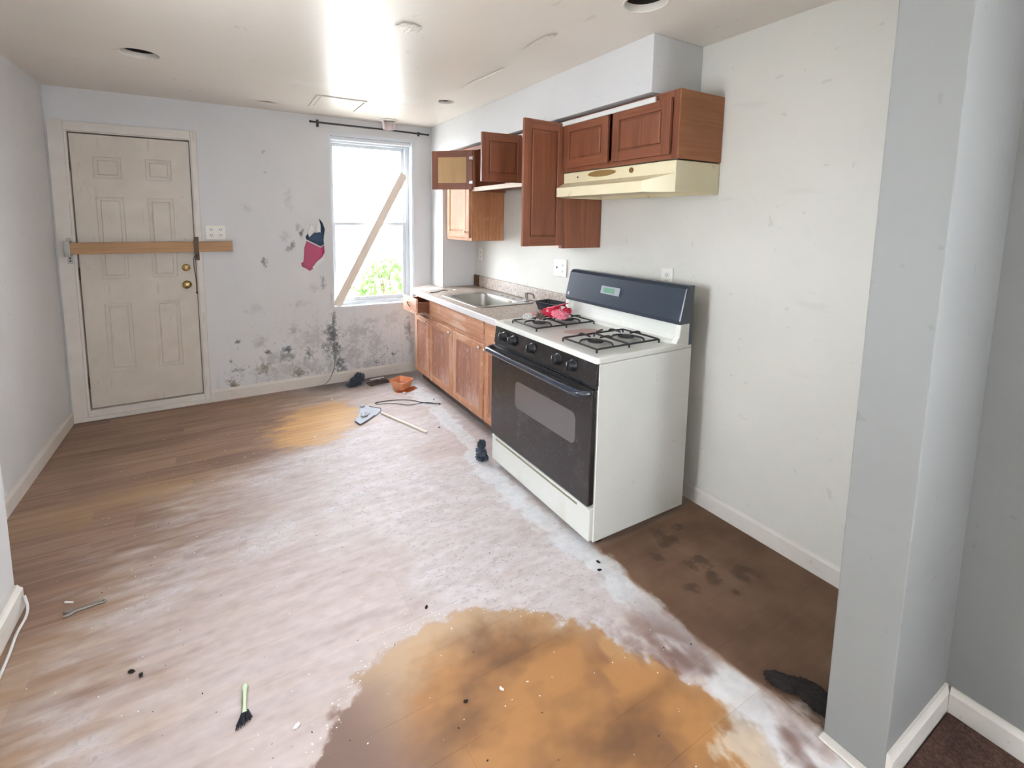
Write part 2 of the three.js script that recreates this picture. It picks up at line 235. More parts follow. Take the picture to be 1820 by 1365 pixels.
const mVinyl = mat({ color: 0xd4dade, roughness: 0.35 }), mPlate = mat({ color: 0xe6e4da, roughness: 0.35 }), mSlot = mat({ color: 0x3a362e, roughness: 0.6 });
const mGlass = phys({ color: 0xffffff, roughness: 0.02, transmission: 1, thickness: 0, ior: 1.5 });
const mBag = mat({ color: 0x333d49, roughness: 0.22 }), mDark = mat({ color: 0x1a1412, roughness: 0.9 });

// ------------------------------------------------------------------ setting
{ // floor
  const f = struct('floor', 'worn brown vinyl plank floor with white dust and orange stains', 'floor', raw(-0.14, -0.12, -0.22, 3.4, -0.005, 6.64), mat({ color: 0x4a3a30, roughness: 0.9 }));
  const r0 = Math.floor((0 - PLO) / PLW), r1 = Math.ceil((6.5 - PLO) / PLW);
  for (let r = r0; r < r1; r++) {
    const za = Math.max(0.001, PLO + r * PLW) + 0.00015, zb = Math.min(6.5, PLO + (r + 1) * PLW) - 0.00015, s = rowShift(r);
    for (let k = 0; k * PLL - s < W; k++) {
      const xa = Math.max(0.001, k * PLL - s) + 0.00015, xb = Math.min(W - 0.001, (k + 1) * PLL - s) - 0.00015; if (xb - xa < 0.01) continue;
      const g = norm(new THREE.BoxGeometry(xb - xa, 0.005, zb - za)); g.translate((xa + xb) / 2, -0.0025, (za + zb) / 2);
      const p = g.attributes.position, uv = g.attributes.uv; for (let i = 0; i < p.count; i++) uv.setXY(i, p.getX(i), p.getZ(i));
      const o = mesh('plank', g, mFloor, f); o.position.y = -0.0003 * hash(r, k + 50);
    }
  }
  struct('floor_carpet', 'dark brown carpet beside the hall wall', 'carpet', metric(bx(2.535, 0.0005, 3.962, 2.93, 0.012, 6.4, 0.004), 2), mat({ map: carpetTex, roughness: 1 }));
}
const CANS = [[0.678, 1.09, 0.09], [2.585, 2.925, 0.085], [2.562, 1.02, 0.06]];
struct('ceiling', 'uneven off-white ceiling with patches and open light holes', 'ceiling', plan(rect(-0.14, -0.22, 3.4, 6.64), CANS.map(([x, z, r]) => circle(x, z, r)), H, H + 0.03), mCeil);
struct('ceiling_deck', 'rough boards above the ceiling', 'ceiling', raw(-0.14, H + 0.2, -0.22, 3.4, H + 0.25, 6.64), mat({ color: 0x55483c, roughness: 0.9 }));
for (const [n, g] of [['left', raw(-0.14, H + 0.03, -0.22, -0.1, H + 0.2, 6.64)], ['right', raw(3.36, H + 0.03, -0.22, 3.4, H + 0.2, 6.64)], ['back', raw(-0.1, H + 0.03, -0.22, 3.36, H + 0.2, -0.18)], ['front', raw(-0.1, H + 0.03, 6.6, 3.36, H + 0.2, 6.64)]]) struct('trim_ceiling_' + n, 'rim joist above the ceiling', 'joist', g, mPine);

const WIN = [1.893, 0.70, 2.677, 2.272], DOOR = [0.085, 0, 0.86, 2.125];
const HOLE = [[1.79, 1.53], [1.82, 1.49], [1.84, 1.43], [1.825, 1.34], [1.83, 1.27], [1.832, 1.22], [1.80, 1.165], [1.785, 1.14], [1.755, 1.115], [1.75, 1.09], [1.70, 1.058], [1.67, 1.082], [1.635, 1.10], [1.628, 1.13], [1.648, 1.145], [1.655, 1.20], [1.66, 1.27], [1.68, 1.33], [1.672, 1.365], [1.70, 1.40], [1.705, 1.385], [1.73, 1.42], [1.75, 1.40], [1.785, 1.40], [1.80, 1.43], [1.80, 1.48]];
struct('wall_back', 'pale blue-grey plaster wall with black mould and a torn hole', 'wall', slab(rect(-0.12, 0, W + 0.1, H), [rect(...WIN), rect(DOOR[0], 0.001, DOOR[2], DOOR[3]), HOLE], 0.014).translate(0, 0, -0.014), mBack);
struct('wall_back_masonry', 'rough masonry layer behind the plaster', 'wall', slab(rect(-0.14, -0.1, 3.4, H + 0.03), [rect(...WIN)], 0.1).translate(0, 0, -0.22), mat({ color: 0x6e5a50, roughness: 0.9 }));
struct('wall_left', 'pale plaster wall beside the door', 'wall', metric(raw(-0.14, 0, -0.12, 0, H, 2.03)), mPaint);
struct('wall_left_near', 'pale projecting wall at the left edge near the camera', 'wall', metric(slab(rect(-6.5, 0, -2.02, H), [rect(-3.25, 1.05, -2.65, 2.0)], 0.395).rotateY(PI / 2).translate(-0.14, 0, 0)), mPaint);
struct('wall_right', 'long pale kitchen wall behind the range', 'wall', metric(raw(W, 0, -0.12, 3.4, H, 3.95)), mPaintWarmLit);
struct('wall_chase', 'boxed-out white corner beside the window', 'wall', metric(bx(XS, 0, -0.001, W, H, 0.285, 0.004)), mPaint);
struct('wall_soffit', 'boxed soffit above the wall cabinets', 'wall', metric(bx(XS, 2.145, 0.28, W, H, ZS, 0.003)), mPaint);
const mPaintDimmed = mat({ map: paintTex, color: 0xa2a2a0, bumpMap: paintBump, bumpScale: 0.0008, roughness: 0.6 });  // same paint darkened, standing in for dimmer light on partition and hall
struct('wall_partition', 'stub partition wall at the right', 'wall', metric(bx(2.53, 0, 3.80, W, H, 3.945, 0.004)), mPaintDimmed);
struct('wall_hall', 'hall wall at the right edge', 'wall', metric(slab(rect(-6.5, 0, -3.944, H), [rect(-5.7, 0.95, -4.7, 2.05)], 0.455).rotateY(PI / 2).translate(2.945, 0, 0)), mPaintDimmed);
struct('wall_front', 'front wall behind the camera with added wide window', 'wall', slab(rect(-0.14, 0, 3.4, H), [rect(1.25, 1.0, 1.75, 2.1)], 0.12).translate(0, 0, 6.5), mPaint);
function addedWindow(name, label, w, h, pos, turn) {   // windows added out of view for fill light; local: glass in the xy plane
  const o = struct(name, label, 'window', merge([bx(0, 0, -0.03, w, 0.05, 0.03), bx(0, h - 0.05, -0.03, w, h, 0.03), bx(0, 0.05, -0.03, 0.05, h - 0.05, 0.03), bx(w - 0.05, 0.05, -0.03, w, h - 0.05, 0.03), bx(0.05, h / 2 - 0.02, -0.02, w - 0.05, h / 2 + 0.02, 0.02)]), mVinyl);
  for (const [a, b] of [[0.05, h / 2 - 0.02], [h / 2 + 0.02, h - 0.05]]) mesh('pane', raw(0.05, a, -0.002, w - 0.05, b, 0.002), mGlass, o);
  o.position.set(...pos); o.rotation.y = turn;
}
addedWindow('window_2', 'added front window for fill light behind the camera', 0.5, 1.1, [1.25, 1.0, 6.56], 0);
addedWindow('window_4', 'added hall window for fill light on the right side behind the camera', 1.0, 1.1, [3.2, 0.95, 5.7], PI / 2);
addedWindow('window_3', 'added side window for fill light in the near left wall outside the view', 0.6, 0.95, [0.06, 1.05, 3.25], PI / 2);
// baseboards
const bbProfile = (len, h = 0.095, t = 0.014) => { const s = shapeOf([[0, 0], [t, 0], [t, h - 0.018], [t * 0.65, h - 0.008], [t * 0.5, h], [0, h]]); return norm(new THREE.ExtrudeGeometry(s, { depth: len, bevelEnabled: false })); };   // local: x out of the wall, z along it
const bb = (name, label, len, pos, turn, h, t) => { const o = struct(name, label, 'baseboard', metric(bbProfile(len, h, t), 2), mTrim); o.position.set(...pos); o.rotation.y = turn; return o; };
bb('baseboard_back', 'dirty white baseboard under the mouldy wall', 1.96, [0.893, 0, 0], PI / 2, 0.1); scene.getObjectByName('baseboard_back').rotation.y = -PI / 2; scene.getObjectByName('baseboard_back').position.set(2.853, 0, 0);
bb('baseboard_left', 'white baseboard along the left wall', 2.0, [0, 0, 0.02], 0, 0.095, 0.016);
bb('baseboard_left_near', 'white baseboard on the projecting wall', 4.4, [0.255, 0, 2.04], 0, 0.1, 0.03);
{ const o = bb('baseboard_right', 'cream baseboard in the empty refrigerator space', 3.5, [W, 0, 3.8], PI, 0.092, 0.014); o.position.z = 3.8; }
{ const o = bb('baseboard_partition', 'short baseboard on the hall side of the partition', 0.41, [2.945, 0, 3.945], -PI / 2, 0.09); o.rotation.y = -PI / 2; o.position.set(2.945, 0, 3.945); }
{ const o = bb('baseboard_hall', 'baseboard along the hall wall', 2.4, [2.945, 0, 6.36], PI, 0.09); o.position.set(2.945, 0, 6.36); }
struct('trim_threshold', 'pale worn floor strip at the foot of the partition', 'trim', metric(bx(2.498, 0.0005, 3.80, 2.53, 0.008, 5.2, 0.003), 2), mTrim);

// ------------------------------------------------------------------ door
{
  const x0 = 0.119, x1 = 0.836, y0 = 0.087, y1 = 2.108, w = x1 - x0;
  // casing and jamb
  struct('trim_door', 'dirty cream door casing', 'trim', merge([bx(0.012, 0, 0, 0.098, 2.19, 0.018, 0.004), bx(0.85, 0, 0, 0.89, 2.185, 0.018, 0.004), bx(0.098, 2.122, 0, 0.85, 2.187, 0.018, 0.004), bx(0.085, 0.0, -0.115, 0.112, 2.125, 0.004, 0.002), bx(0.841, 0, -0.115, 0.86, 2.125, 0.004, 0.002), bx(0.112, 2.115, -0.115, 0.841, 2.125, 0.004, 0.001)]), mTrim);
  struct('trim_door_sill', 'scuffed cream door sill', 'trim', merge([bx(0.1, 0.001, -0.1, 0.85, 0.08, 0.012, 0.004), bx(0.06, 0.001, 0.012, 0.893, 0.035, 0.026, 0.006)]), mTrim);
  const d = thing('door_1', 'cream six-panel entry door barred by a plank', 'door', [x0, y0, -0.012]); d.userData.kind = 'structure';
  const P = [[0.125, 1.715, 0.285, 1.865], [0.435, 1.715, 0.595, 1.865], [0.125, 0.975, 0.285, 1.575], [0.435, 0.975, 0.595, 1.575], [0.125, 0.265, 0.285, 0.785], [0.435, 0.265, 0.595, 0.785]].map(([a, b, c, e]) => [a * w / 0.72, b, c * w / 0.72, e]);
  const mDoor = mat({ map: grimeTrim, color: 0xf4f0ea, roughness: 0.45 });
  mesh('slab', [metric(slab(rect(0, 0, w, y1 - y0), P.map((p) => rect(...p)), 0.012, 0.003).translate(0, 0, -0.012)), raw(0, 0, -0.045, w, y1 - y0, -0.011)], mDoor, d);
  for (const [a, b, c, e] of P) mesh('panel', metric(slab(rect(a + 0.022, b + 0.022, c - 0.022, e - 0.022), [], 0.02, 0.008).translate(0, 0, -0.0215)), mDoor, d);
  const kb = (y, n) => { const o = mesh(n, lathe([[0.001, 0], [0.03, 0], [0.032, 0.006], [0.02, 0.012], [0.014, 0.02], [0.014, 0.03], [0.026, 0.036], [0.029, 0.048], [0.022, 0.058], [0.001, 0.06]]), mBrass, d); o.rotation.x = PI / 2; o.position.set(w - 0.065, y, 0); return o; };
  kb(0.905, 'knob');
  const db = mesh('deadbolt', lathe([[0.001, 0], [0.028, 0], [0.029, 0.006], [0.022, 0.016], [0.001, 0.018]]), mBrass, d); db.rotation.x = PI / 2; db.position.set(w - 0.065, 1.04, 0);
  mesh('thumb_turn', bx(-0.004, -0.014, 0.016, 0.004, 0.014, 0.03, 0.002), mBrass, db).rotation.x = -PI / 2;
  for (const y of [0.2, 1.02, 1.8]) mesh('hinge', [rod([-0.004, y - 0.045, 0.004], [-0.004, y + 0.045, 0.004], 0.006)], mRust, d);
  // the bar and its two steel holders
  single('wood_bar', 'long brown wooden bar laid across the white door', 'plank', bx(-0.52, -0.041, -0.019, 0.52, 0.041, 0.019, 0.002), mPine, null, [0.582, 1.295, 0.062]);
  for (const [x, lab] of [[0.078, 'bent steel bar holder on the left door casing'], [0.852, 'grey steel strap holding the bar beside the outlet']]) {
    const h = thing('bar_holder', lab, 'bracket', [x, 1.295, 0.018], 0, 'steel holders of the door bar');
    const left = x < 0.5;
    mesh('back_plate', bx(-0.016, -0.11, 0, 0.016, 0.075, 0.005, 0.001), left ? mSteel : mRust, h);
    mesh('hook', [bx(-0.016, -0.055, 0.003, 0.016, -0.0425, 0.07, 0.002), bx(-0.016, -0.055, 0.064, 0.016, 0.056, 0.07, 0.002), ...(left ? [bx(-0.016, 0.046, 0.003, 0.016, 0.054, 0.068, 0.002)] : [])], left ? mSteel : mRust, h);
    for (const y of [-0.09, -0.07]) mesh('screw', ball(0, y, 0.005, 0.006, 1, 1, 0.6), mRust, h);
  }
  const wr = thing('hanging_wire', 'thin dark wire hanging beside the door knob', 'wire', [0.835, 0.93, 0.02]);
  mesh('strand', tube([[0.012, 0.31, 0.06], [-0.006, 0.27, 0.04], [-0.008, 0.2, 0.012], [0.0, 0.1, 0.008], [0.0, 0, 0.006]], 0.0028, 30, 6), mRust, wr); mesh('end_bead', ball(0, -0.004, 0.006, 0.007), mDark, wr);
}
// wall plates: local plate in the xy plane facing +z
function plate(label, pos, turn, w, h, parts, group) {
  const o = thing('wall_plate', label, 'outlet', pos, turn, group);
  mesh('cover', metric(slab(rrect(-w / 2, -h / 2, w / 2, h / 2, 0.005), [], 0.007, 0.0025)), mPlate, o);
  for (const [kind, x, y] of parts) {
    if (kind === 'socket') { const s = mesh('socket', metric(slab(rrect(x - 0.016, y - 0.013, x + 0.016, y + 0.013, 0.008), [], 0.0095, 0.001)), mTrimWhite, o); for (const dx of [-0.006, 0.006]) mesh('slot', bx(x + dx - 0.0016, y - 0.004, 0.009, x + dx + 0.0016, y + 0.006, 0.0102, 0.0003), mSlot, s); mesh('slot', rod([x, y - 0.008, 0.009], [x, y - 0.008, 0.0102], 0.0026), mSlot, s); }
    if (kind === 'toggle') { const s = mesh('toggle', bx(x - 0.004, y - 0.002, 0.005, x + 0.004, y + 0.012, 0.018, 0.001), mTrimWhite, o); mesh('toggle_slot', bx(x - 0.007, y - 0.014, 0.006, x + 0.007, y + 0.014, 0.0078, 0.001), mSlot, s); }
    if (kind === 'hole') mesh('hole', rod([x, y, 0.006], [x, y, 0.0076], 0.009, 12), mSlot, o);
  }
}
plate('white double wall outlet above the wooden door bar', [0.99, 1.405, 0.0005], 0, 0.14, 0.115, [['socket', -0.033, 0.022], ['socket', 0.033, 0.022], ['socket', -0.033, -0.022], ['socket', 0.033, -0.022]]);
plate('small outlet in the corner above the countertop', [W - 0.0005, 1.195, 0.405], -PI / 2, 0.075, 0.115, [['socket', 0, 0.02], ['socket', 0, -0.02]]);
plate('ivory switch and outlet plate above the backsplash', [W - 0.0005, 1.175, 1.622], -PI / 2, 0.15, 0.13, [['hole', -0.035, 0.002], ['socket', 0.033, 0.022], ['socket', 0.033, -0.022]]);
plate('outlet plate peeking above the range back panel', [W - 0.0005, 1.205, 2.585], -PI / 2, 0.08, 0.12, [['socket', 0, 0.02], ['socket', 0, -0.02]]);

// ------------------------------------------------------------------ window, its brace, curtain rod
{
  const [a, b, c, d] = WIN;
  const w = struct('window_1', 'white double-hung window with blown-out daylight', 'window', merge([raw(a, b, -0.22, a + 0.012, d, -0.001), raw(c - 0.012, b, -0.22, c, d, -0.001), raw(a, d - 0.012, -0.22, c, d, -0.001), raw(a, b, -0.22, c, b + 0.014, 0.004)]), mVinyl);
  mesh('window_frame', [bx(a + 0.012, b + 0.014, -0.17, a + 0.03, d - 0.012, -0.09), bx(c - 0.05, b + 0.014, -0.17, c - 0.012, d - 0.012, -0.09), bx(a + 0.03, d - 0.06, -0.17, c - 0.05, d - 0.012, -0.09), bx(a + 0.03, b + 0.014, -0.17, c - 0.05, b + 0.045, -0.08)], mVinyl, w);
  const sash = (n, y0, y1, z, s) => {
    const o = mesh(n, [bx(a + 0.03, y0, z, a + 0.03 + s, y1, z + 0.026), bx(c - 0.05 - s, y0, z, c - 0.05, y1, z + 0.026), bx(a + 0.03 + s, y0, z, c - 0.05 - s, y0 + s + 0.008, z + 0.026), bx(a + 0.03 + s, y1 - s, z, c - 0.05 - s, y1, z + 0.026)], mVinyl, w);
    mesh('pane', raw(a + 0.03 + s, y0 + s, z + 0.011, c - 0.05 - s, y1 - s, z + 0.014), mGlass, o);
  };
  sash('upper_sash', 1.45, d - 0.06, -0.155, 0.028); sash('lower_sash', b + 0.045, 1.495, -0.122, 0.028);
  mesh('blind_rail', bx(a + 0.014, d - 0.045, -0.06, c - 0.014, d - 0.014, -0.03, 0.003), mVinyl, w);
  mesh('casing', [bx(c, b, 0, c + 0.012, d + 0.01, 0.008, 0.002), bx(a - 0.01, d, 0, c + 0.012, d + 0.015, 0.008, 0.002)], mVinyl, w);
  // broken plaster bits on the sill
  for (let i = 0; i < 9; i++) single('sill_crumb', 'crumbs of broken plaster on the window sill', 'debris', lump(rr(0.008, 0.02), rr(0.004, 0.01), rr(0.006, 0.012), 0.5, i * 3.1, 2), mTrimWhite, 'plaster crumbs on the window sill', [rr(2.1, 2.62), b + 0.0145, rr(-0.07, -0.02)]);
  // brace board leaning across the opening
  const A = V(1.935, 0.722, -0.035), B = V(2.597, 1.96, -0.035), L = A.distanceTo(B), ang = Math.atan2(B.y - A.y, B.x - A.x);
  const br = thing('window_brace', 'pale wooden board leaning diagonally across the window', 'plank', [(A.x + B.x) / 2, (A.y + B.y) / 2, -0.035]);
  const g = bx(-L / 2, -0.037, -0.012, L / 2, 0.037, 0.012, 0.002); g.rotateZ(ang); mesh('board', g, mPale, br);
  mesh('bent_nail', tube([[0.32, 0.6, 0.01], [0.35, 0.59, 0.015], [0.362, 0.56, 0.012], [0.365, 0.53, 0.01]], 0.004, 14, 6), mPale, br);
  const r = thing('curtain_rod', 'thin black curtain rod above the window', 'curtain rod', [2.275, 2.345, 0.05]);
  mesh('rod', tube([[-0.535, 0.004, 0], [-0.2, 0.001, 0], [0.2, 0, 0], [0.535, -0.006, 0]], 0.008, 20, 8), mBlack, r);
  mesh('bracket', [bx(-0.485, -0.028, -0.05, -0.465, 0.034, -0.042, 0.002), bx(-0.482, -0.008, -0.045, -0.468, 0.012, 0.004, 0.002)], mBlack, r); mesh('end_cap', ball(0.54, -0.006, 0, 0.011), mBlack, r); mesh('end_cap', ball(-0.54, 0.004, 0, 0.011), mBlack, r);
  mesh('bracket', [bx(0.45, -0.02, -0.05, 0.47, 0.02, -0.042, 0.002), bx(0.453, -0.01, -0.045, 0.467, 0.006, 0.0, 0.002)], mBlack, r);
}
{ // carton stuffed in the torn hole
  const c = thing('stuffed_carton', 'red and blue carton stuffed into the torn wall hole', 'carton', [1.745, 1.0, -0.062]);
  const mRed = mat({ color: 0xa8325e, roughness: 0.45 }), mPink = mat({ color: 0xd4557e, roughness: 0.4 }), mBlue = mat({ color: 0x3f5878, roughness: 0.5 });
  const q = (pts) => { const g = new THREE.BufferGeometry(); const o = []; for (let i = 1; i < pts.length - 1; i++) o.push(...pts[0], ...pts[i], ...pts[i + 1]); g.setAttribute('position', new THREE.Float32BufferAttribute(o, 3)); g.computeVertexNormals(); return norm(g); };
  // corner of the carton points out of the wall: apex P, top rim descends from the left
  const Pp = [0.055, 0.27, 0.045], l = [-0.13, 0.37, 0.03], rgt = [0.13, 0.31, 0.0];
  mesh('front_panel', [q([l, [-0.15, 0.03, 0.02], [0.0, 0.02, 0.04], Pp])], mRed, c);
  mesh('side_panel', [q([Pp, [0.0, 0.02, 0.04], [0.12, 0.03, -0.01], rgt])], mPink, c);
  mesh('blue_liner', [q([[-0.14, 0.37, 0.012], [0.055, 0.25, 0.012], [0.13, 0.3, -0.01], [0.14, 0.56, -0.03], [-0.14, 0.56, -0.02]])], mBlue, c);
  mesh('white_rim', [rod(l, Pp, 0.006), rod(Pp, rgt, 0.006)], mTrimWhite, c);
  mesh('back_panel', [raw(-0.15, 0.03, -0.058, 0.14, 0.5, -0.05)], mBlue, c);
  // torn flaps of plaster at the rim
  const flap = (pts) => slab(pts, [], 0.008, 0.002);
  const flapLabels = ['pale torn plaster flap at the upper left of the wall hole', 'narrow torn plaster flap at the top of the wall hole', 'broken plaster edge along the bottom right of the wall hole'];
  for (const [pts, rz, ry] of [[[[1.70, 1.36], [1.745, 1.40], [1.755, 1.45], [1.72, 1.475], [1.69, 1.41]], 0.004, 0.25], [[[1.765, 1.42], [1.80, 1.40], [1.802, 1.47], [1.785, 1.50]], 0.002, -0.2], [[[1.74, 1.06], [1.79, 1.12], [1.84, 1.16], [1.82, 1.19], [1.76, 1.14], [1.72, 1.09]], 0.001, 0.1]]) {
    const f = single('torn_plaster_flap', flapLabels.shift(), 'debris', flap(pts.map(([x, y]) => [x - pts[0][0], y - pts[0][1]])), mTrimWhite, 'torn flaps round the wall hole', [pts[0][0], pts[0][1], rz], ry);
  }
}
single('wall_cable', 'dark cable running down the mouldy wall to the floor', 'cable', tube([[1.885, 0.62, 0.006], [1.89, 0.5, 0.008], [1.9, 0.3, 0.01], [1.885, 0.16, 0.018], [1.855, 0.08, 0.022], [1.8, 0.014, 0.03], [1.7, 0.006, 0.04], [1.6, 0.005, 0.04]], 0.004, 60, 6), mat({ color: 0x8d8f8c, roughness: 0.6 }));
// ------------------------------------------------------------------ ceiling details
CANS.forEach(([x, z, r], i) => {
  const o = thing('recessed_light', ['empty dark ceiling light hole above the door side', 'empty dark ceiling light hole near the top right', 'small broken ceiling light ring before the cabinets'][i], 'light fitting', [x, H, z], 0);
  mesh('housing', [norm(new THREE.CylinderGeometry(r * 1.02, r * 1.02, 0.13, 28, 1, true)).translate(0, 0.095, 0), norm(new THREE.CylinderGeometry(r * 1.02, r * 1.02, 0.004, 28)).translate(0, 0.16, 0)], mat({ color: 0x38322b, roughness: 0.6, metalness: 0.3, side: THREE.DoubleSide }), o);
  mesh('socket', [rod([0, 0.158, 0], [0, 0.11, 0], 0.02, 14), rod([0.01, 0.11, 0], [0.02, 0.06, 0.02], 0.003)], mDark, o);
  mesh('trim_ring', lathe([[r * 1.0, 0.004], [r * 1.0, -0.002], [r * 1.08, -0.002], [r * 1.1, -0.0005], [r * 1.1, 0]], 32), i === 2 ? mTrimWhite : mCeil, o);
  if (i === 2) mesh('lamp_stub', [ball(-0.01, 0.02, 0.01, 0.03, 1, 0.7, 1), rod([-0.03, 0.0, 0.02], [-0.08, -0.012, 0.05], 0.003)], mRust, o);
});
{ // hatch board, loose plaster, peeled paint
  const h = thing('ceiling_hatch', 'square ceiling access hatch outlined by thin strips', 'hatch', [1.86, H, 0.53]);
  mesh('board', metric(bx(-0.15, -0.005, -0.16, 0.15, 0.0, 0.16, 0.002), 0), mCeil, h);
  for (const [x0, z0, x1, z1] of [[-0.185, 0.172, 0.185, 0.185], [-0.185, -0.19, -0.172, 0.172], [0.172, -0.19, 0.185, 0.172]]) mesh('strip', bx(x0, -0.008, z0, x1, 0, z1, 0.002), mCeil, h);
  const blob = (label, x, z, rx, rz, turn, s) => { const g = lump(rx, 0.006, rz, 0.5, s, 10); g.scale(1, -1, 1); const p = g.attributes.position; for (let i = 0; i < p.count; i += 3) { const t = [p.getX(i + 1), p.getY(i + 1), p.getZ(i + 1)]; p.setXYZ(i + 1, p.getX(i + 2), p.getY(i + 2), p.getZ(i + 2)); p.setXYZ(i + 2, ...t); } g.computeVertexNormals(); return single('plaster_patch', label, 'plaster patch', g, mCeil, 'loose plaster on the ceiling', [x, H - 0.0005, z], turn); };
  blob('long white torn plaster patch near the soffit end', 2.455, 2.37, 0.03, 0.16, 0.05, 3); blob('round bulging plaster patch in mid ceiling', 1.83, 2.19, 0.07, 0.07, 0, 8); blob('thin white plaster ridge before the small ceiling light', 2.5, 1.68, 0.012, 0.33, 0.06, 5); blob('white smear patch beside the back wall above the switch', 1.38, 0.28, 0.07, 0.03, 0, 12);
  const fl = thing('smoke_alarm_base', 'broken white round alarm base hanging over the curtain rod', 'alarm', [2.395, H, 0.14]);
  mesh('tube', norm(new THREE.CylinderGeometry(0.062, 0.05, 0.085, 26, 1, true, 0.6, 4.6)).translate(0, -0.04, 0), mat({ color: 0xd9cccb, roughness: 0.6, side: THREE.DoubleSide }), fl);
  mesh('flange', lathe([[0.05, 0], [0.075, 0], [0.078, -0.006], [0.06, -0.008], [0.05, -0.004]], 26), mTrimWhite, fl);
}

// ------------------------------------------------------------------ cabinets (local: x along the wall toward the camera, z out into the room)
const wallX = W - 0.002;
function cabDoor(parent, w, h, m, opt = {}) {   // hinge edge at x = 0, outer face +z, from z = 0 to 0.019
  const f = opt.frame ?? 0.055, t = 0.019;
  const d = mesh('door', [bx(0, 0, 0, f, h, t, 0.003), bx(w - f, 0, 0, w, h, t, 0.003), bx(f - 0.001, 0, 0.0005, w - f + 0.001, f, t - 0.0005, 0.003, 0), bx(f - 0.001, h - f, 0.0005, w - f + 0.001, h, t - 0.0005, 0.003, 0)], m, parent);
  const p = [metric(raw(f - 0.004, f - 0.004, 0.005, w - f + 0.004, h - f + 0.004, 0.010))];
  if (opt.raised) p.push(metric(slab(rect(f + 0.008, f + 0.008, w - f - 0.008, h - f - 0.008), [], 0.014, 0.007).translate(0, 0, 0.0035)));
  mesh('panel', p, opt.panel ?? m, d);
  if (opt.inner) mesh('inner_panel', raw(f, f, 0.003, w - f, h - f, 0.0055), opt.inner, d);
  if (opt.knob) mesh('knob', [rod([opt.knob[0], opt.knob[1], t], [opt.knob[0], opt.knob[1], t + 0.014], 0.006), ball(opt.knob[0], opt.knob[1], t + 0.02, 0.012, 1, 1, 0.7)], opt.knobMat ?? mChrome, d);
  if (opt.right) d.traverse((k) => k.geometry.translate(-w, 0, 0));
  if (opt.hinge) for (const y of [h * 0.18, h * 0.8]) mesh('hinge', [bx(-0.002, y - 0.012, -0.006, 0.028, y + 0.012, 0.0, 0.002), rod([-0.003, y - 0.016, -0.004], [-0.003, y + 0.016, -0.004], 0.004)], mSteel, d);
  return d;
}
function carcass(o, w, h, d, m, inner = m) {
  const t = 0.014; mesh('body', [bx(0, 0, 0, t, h, d - 0.019, 0.001), bx(w - t, 0, 0, w, h, d - 0.019, 0.001), bx(t, 0.02, 0.004, w - t, 0.02 + t, d - 0.019, 0.001), bx(t, h - t - 0.004, 0.004, w - t, h - 0.004, d - 0.019, 0.001)], m, o);
  mesh('back', raw(t, 0.02, 0.002, w - t, h, 0.006), inner, o);
}
function faceFrame(o, w, h, d, m, s = 0.038, mb = m, ml = m) {
  const z0 = d - 0.019; mesh('stile', bx(0, 0, z0, s, h, d, 0.0015), ml, o); mesh('stile', bx(w - s, 0, z0, w, h, d, 0.0015), m, o); mesh('rail', bx(s, h - s, z0, w - s, h, d, 0.0015), m, o); mesh('rail', bx(s, 0, z0, w - s, s, d, 0.0015), mb, o);
}
const D = 0.322;
{ const o = thing('wall_cabinet', 'tall wall cabinet with light painted into its oak next to the window corner', 'cabinet', [wallX, 1.345, 0.31], -PI / 2, 'wall cabinets'); carcass(o, 0.5, 0.79, D, mOakLit); faceFrame(o, 0.5, 0.79, D, mOakLit);  // lighter oak carries the window light falling on this cabinet
  const d = cabDoor(o, 0.44, 0.735, mOakLit, { knob: [0.395, 0.05], raised: true }); d.position.set(0.04, 0.026, D + 0.0005); }
{ const o = thing('wall_cabinet', 'short wall cabinet over the sink with both doors hanging open', 'cabinet', [wallX, 1.765, 0.815], -PI / 2, 'wall cabinets'); carcass(o, 0.785, 0.37, D, mOak, mOakWorn); faceFrame(o, 0.785, 0.37, D, mOak, 0.034, mPale);
  const a = cabDoor(o, 0.36, 0.325, mOak, { inner: mPly, hinge: true }); a.position.set(0.006, 0.018, D + 0.004); a.rotation.y = -2.31;
  // right-hand door hinges on the side toward the camera
  const b = cabDoor(o, 0.33, 0.325, mOak, { raised: true, right: true }); b.position.set(0.77, 0.02, D + 0.004); b.rotation.y = 1.5; }
{ const o = thing('wall_cabinet', 'tall wall cabinet left of the hood with its long door open', 'cabinet', [wallX, 1.35, 1.602], -PI / 2, 'wall cabinets'); carcass(o, 0.432, 0.78, D, mOak); faceFrame(o, 0.432, 0.78, D, mOak, 0.034, mPale, mPale);  // left stile in pale wood, painting in the light on it
  const b = cabDoor(o, 0.32, 0.745, mOak, { raised: true, right: true }); b.position.set(0.42, 0.02, D + 0.004); b.rotation.y = 1.65; }
{ const o = thing('wall_cabinet', 'wide two-door wall cabinet above the range hood', 'cabinet', [wallX, 1.82, 2.036], -PI / 2, 'wall cabinets'); carcass(o, 0.83, 0.317, D, mOak); faceFrame(o, 0.83, 0.317, D, mOak, 0.034);
  for (const x of [0.012, 0.42]) { const d = cabDoor(o, 0.375, 0.262, mOak, { raised: true, frame: 0.05 }); d.position.set(x + (x > 0.1 ? 0.0 : 0), 0.022, D + 0.0005); }
  mesh('end_panel', bx(0.83, 0, 0.001, 0.834, 0.317, D, 0.001), mEnd, o); }
single('white_trim_strip', 'long white strip hanging below the soffit before the cabinet tops', 'trim strip', bx(2.872, 2.096, 1.1, 2.8815, 2.122, 2.745, 0.002, 2), mTrimWhite);
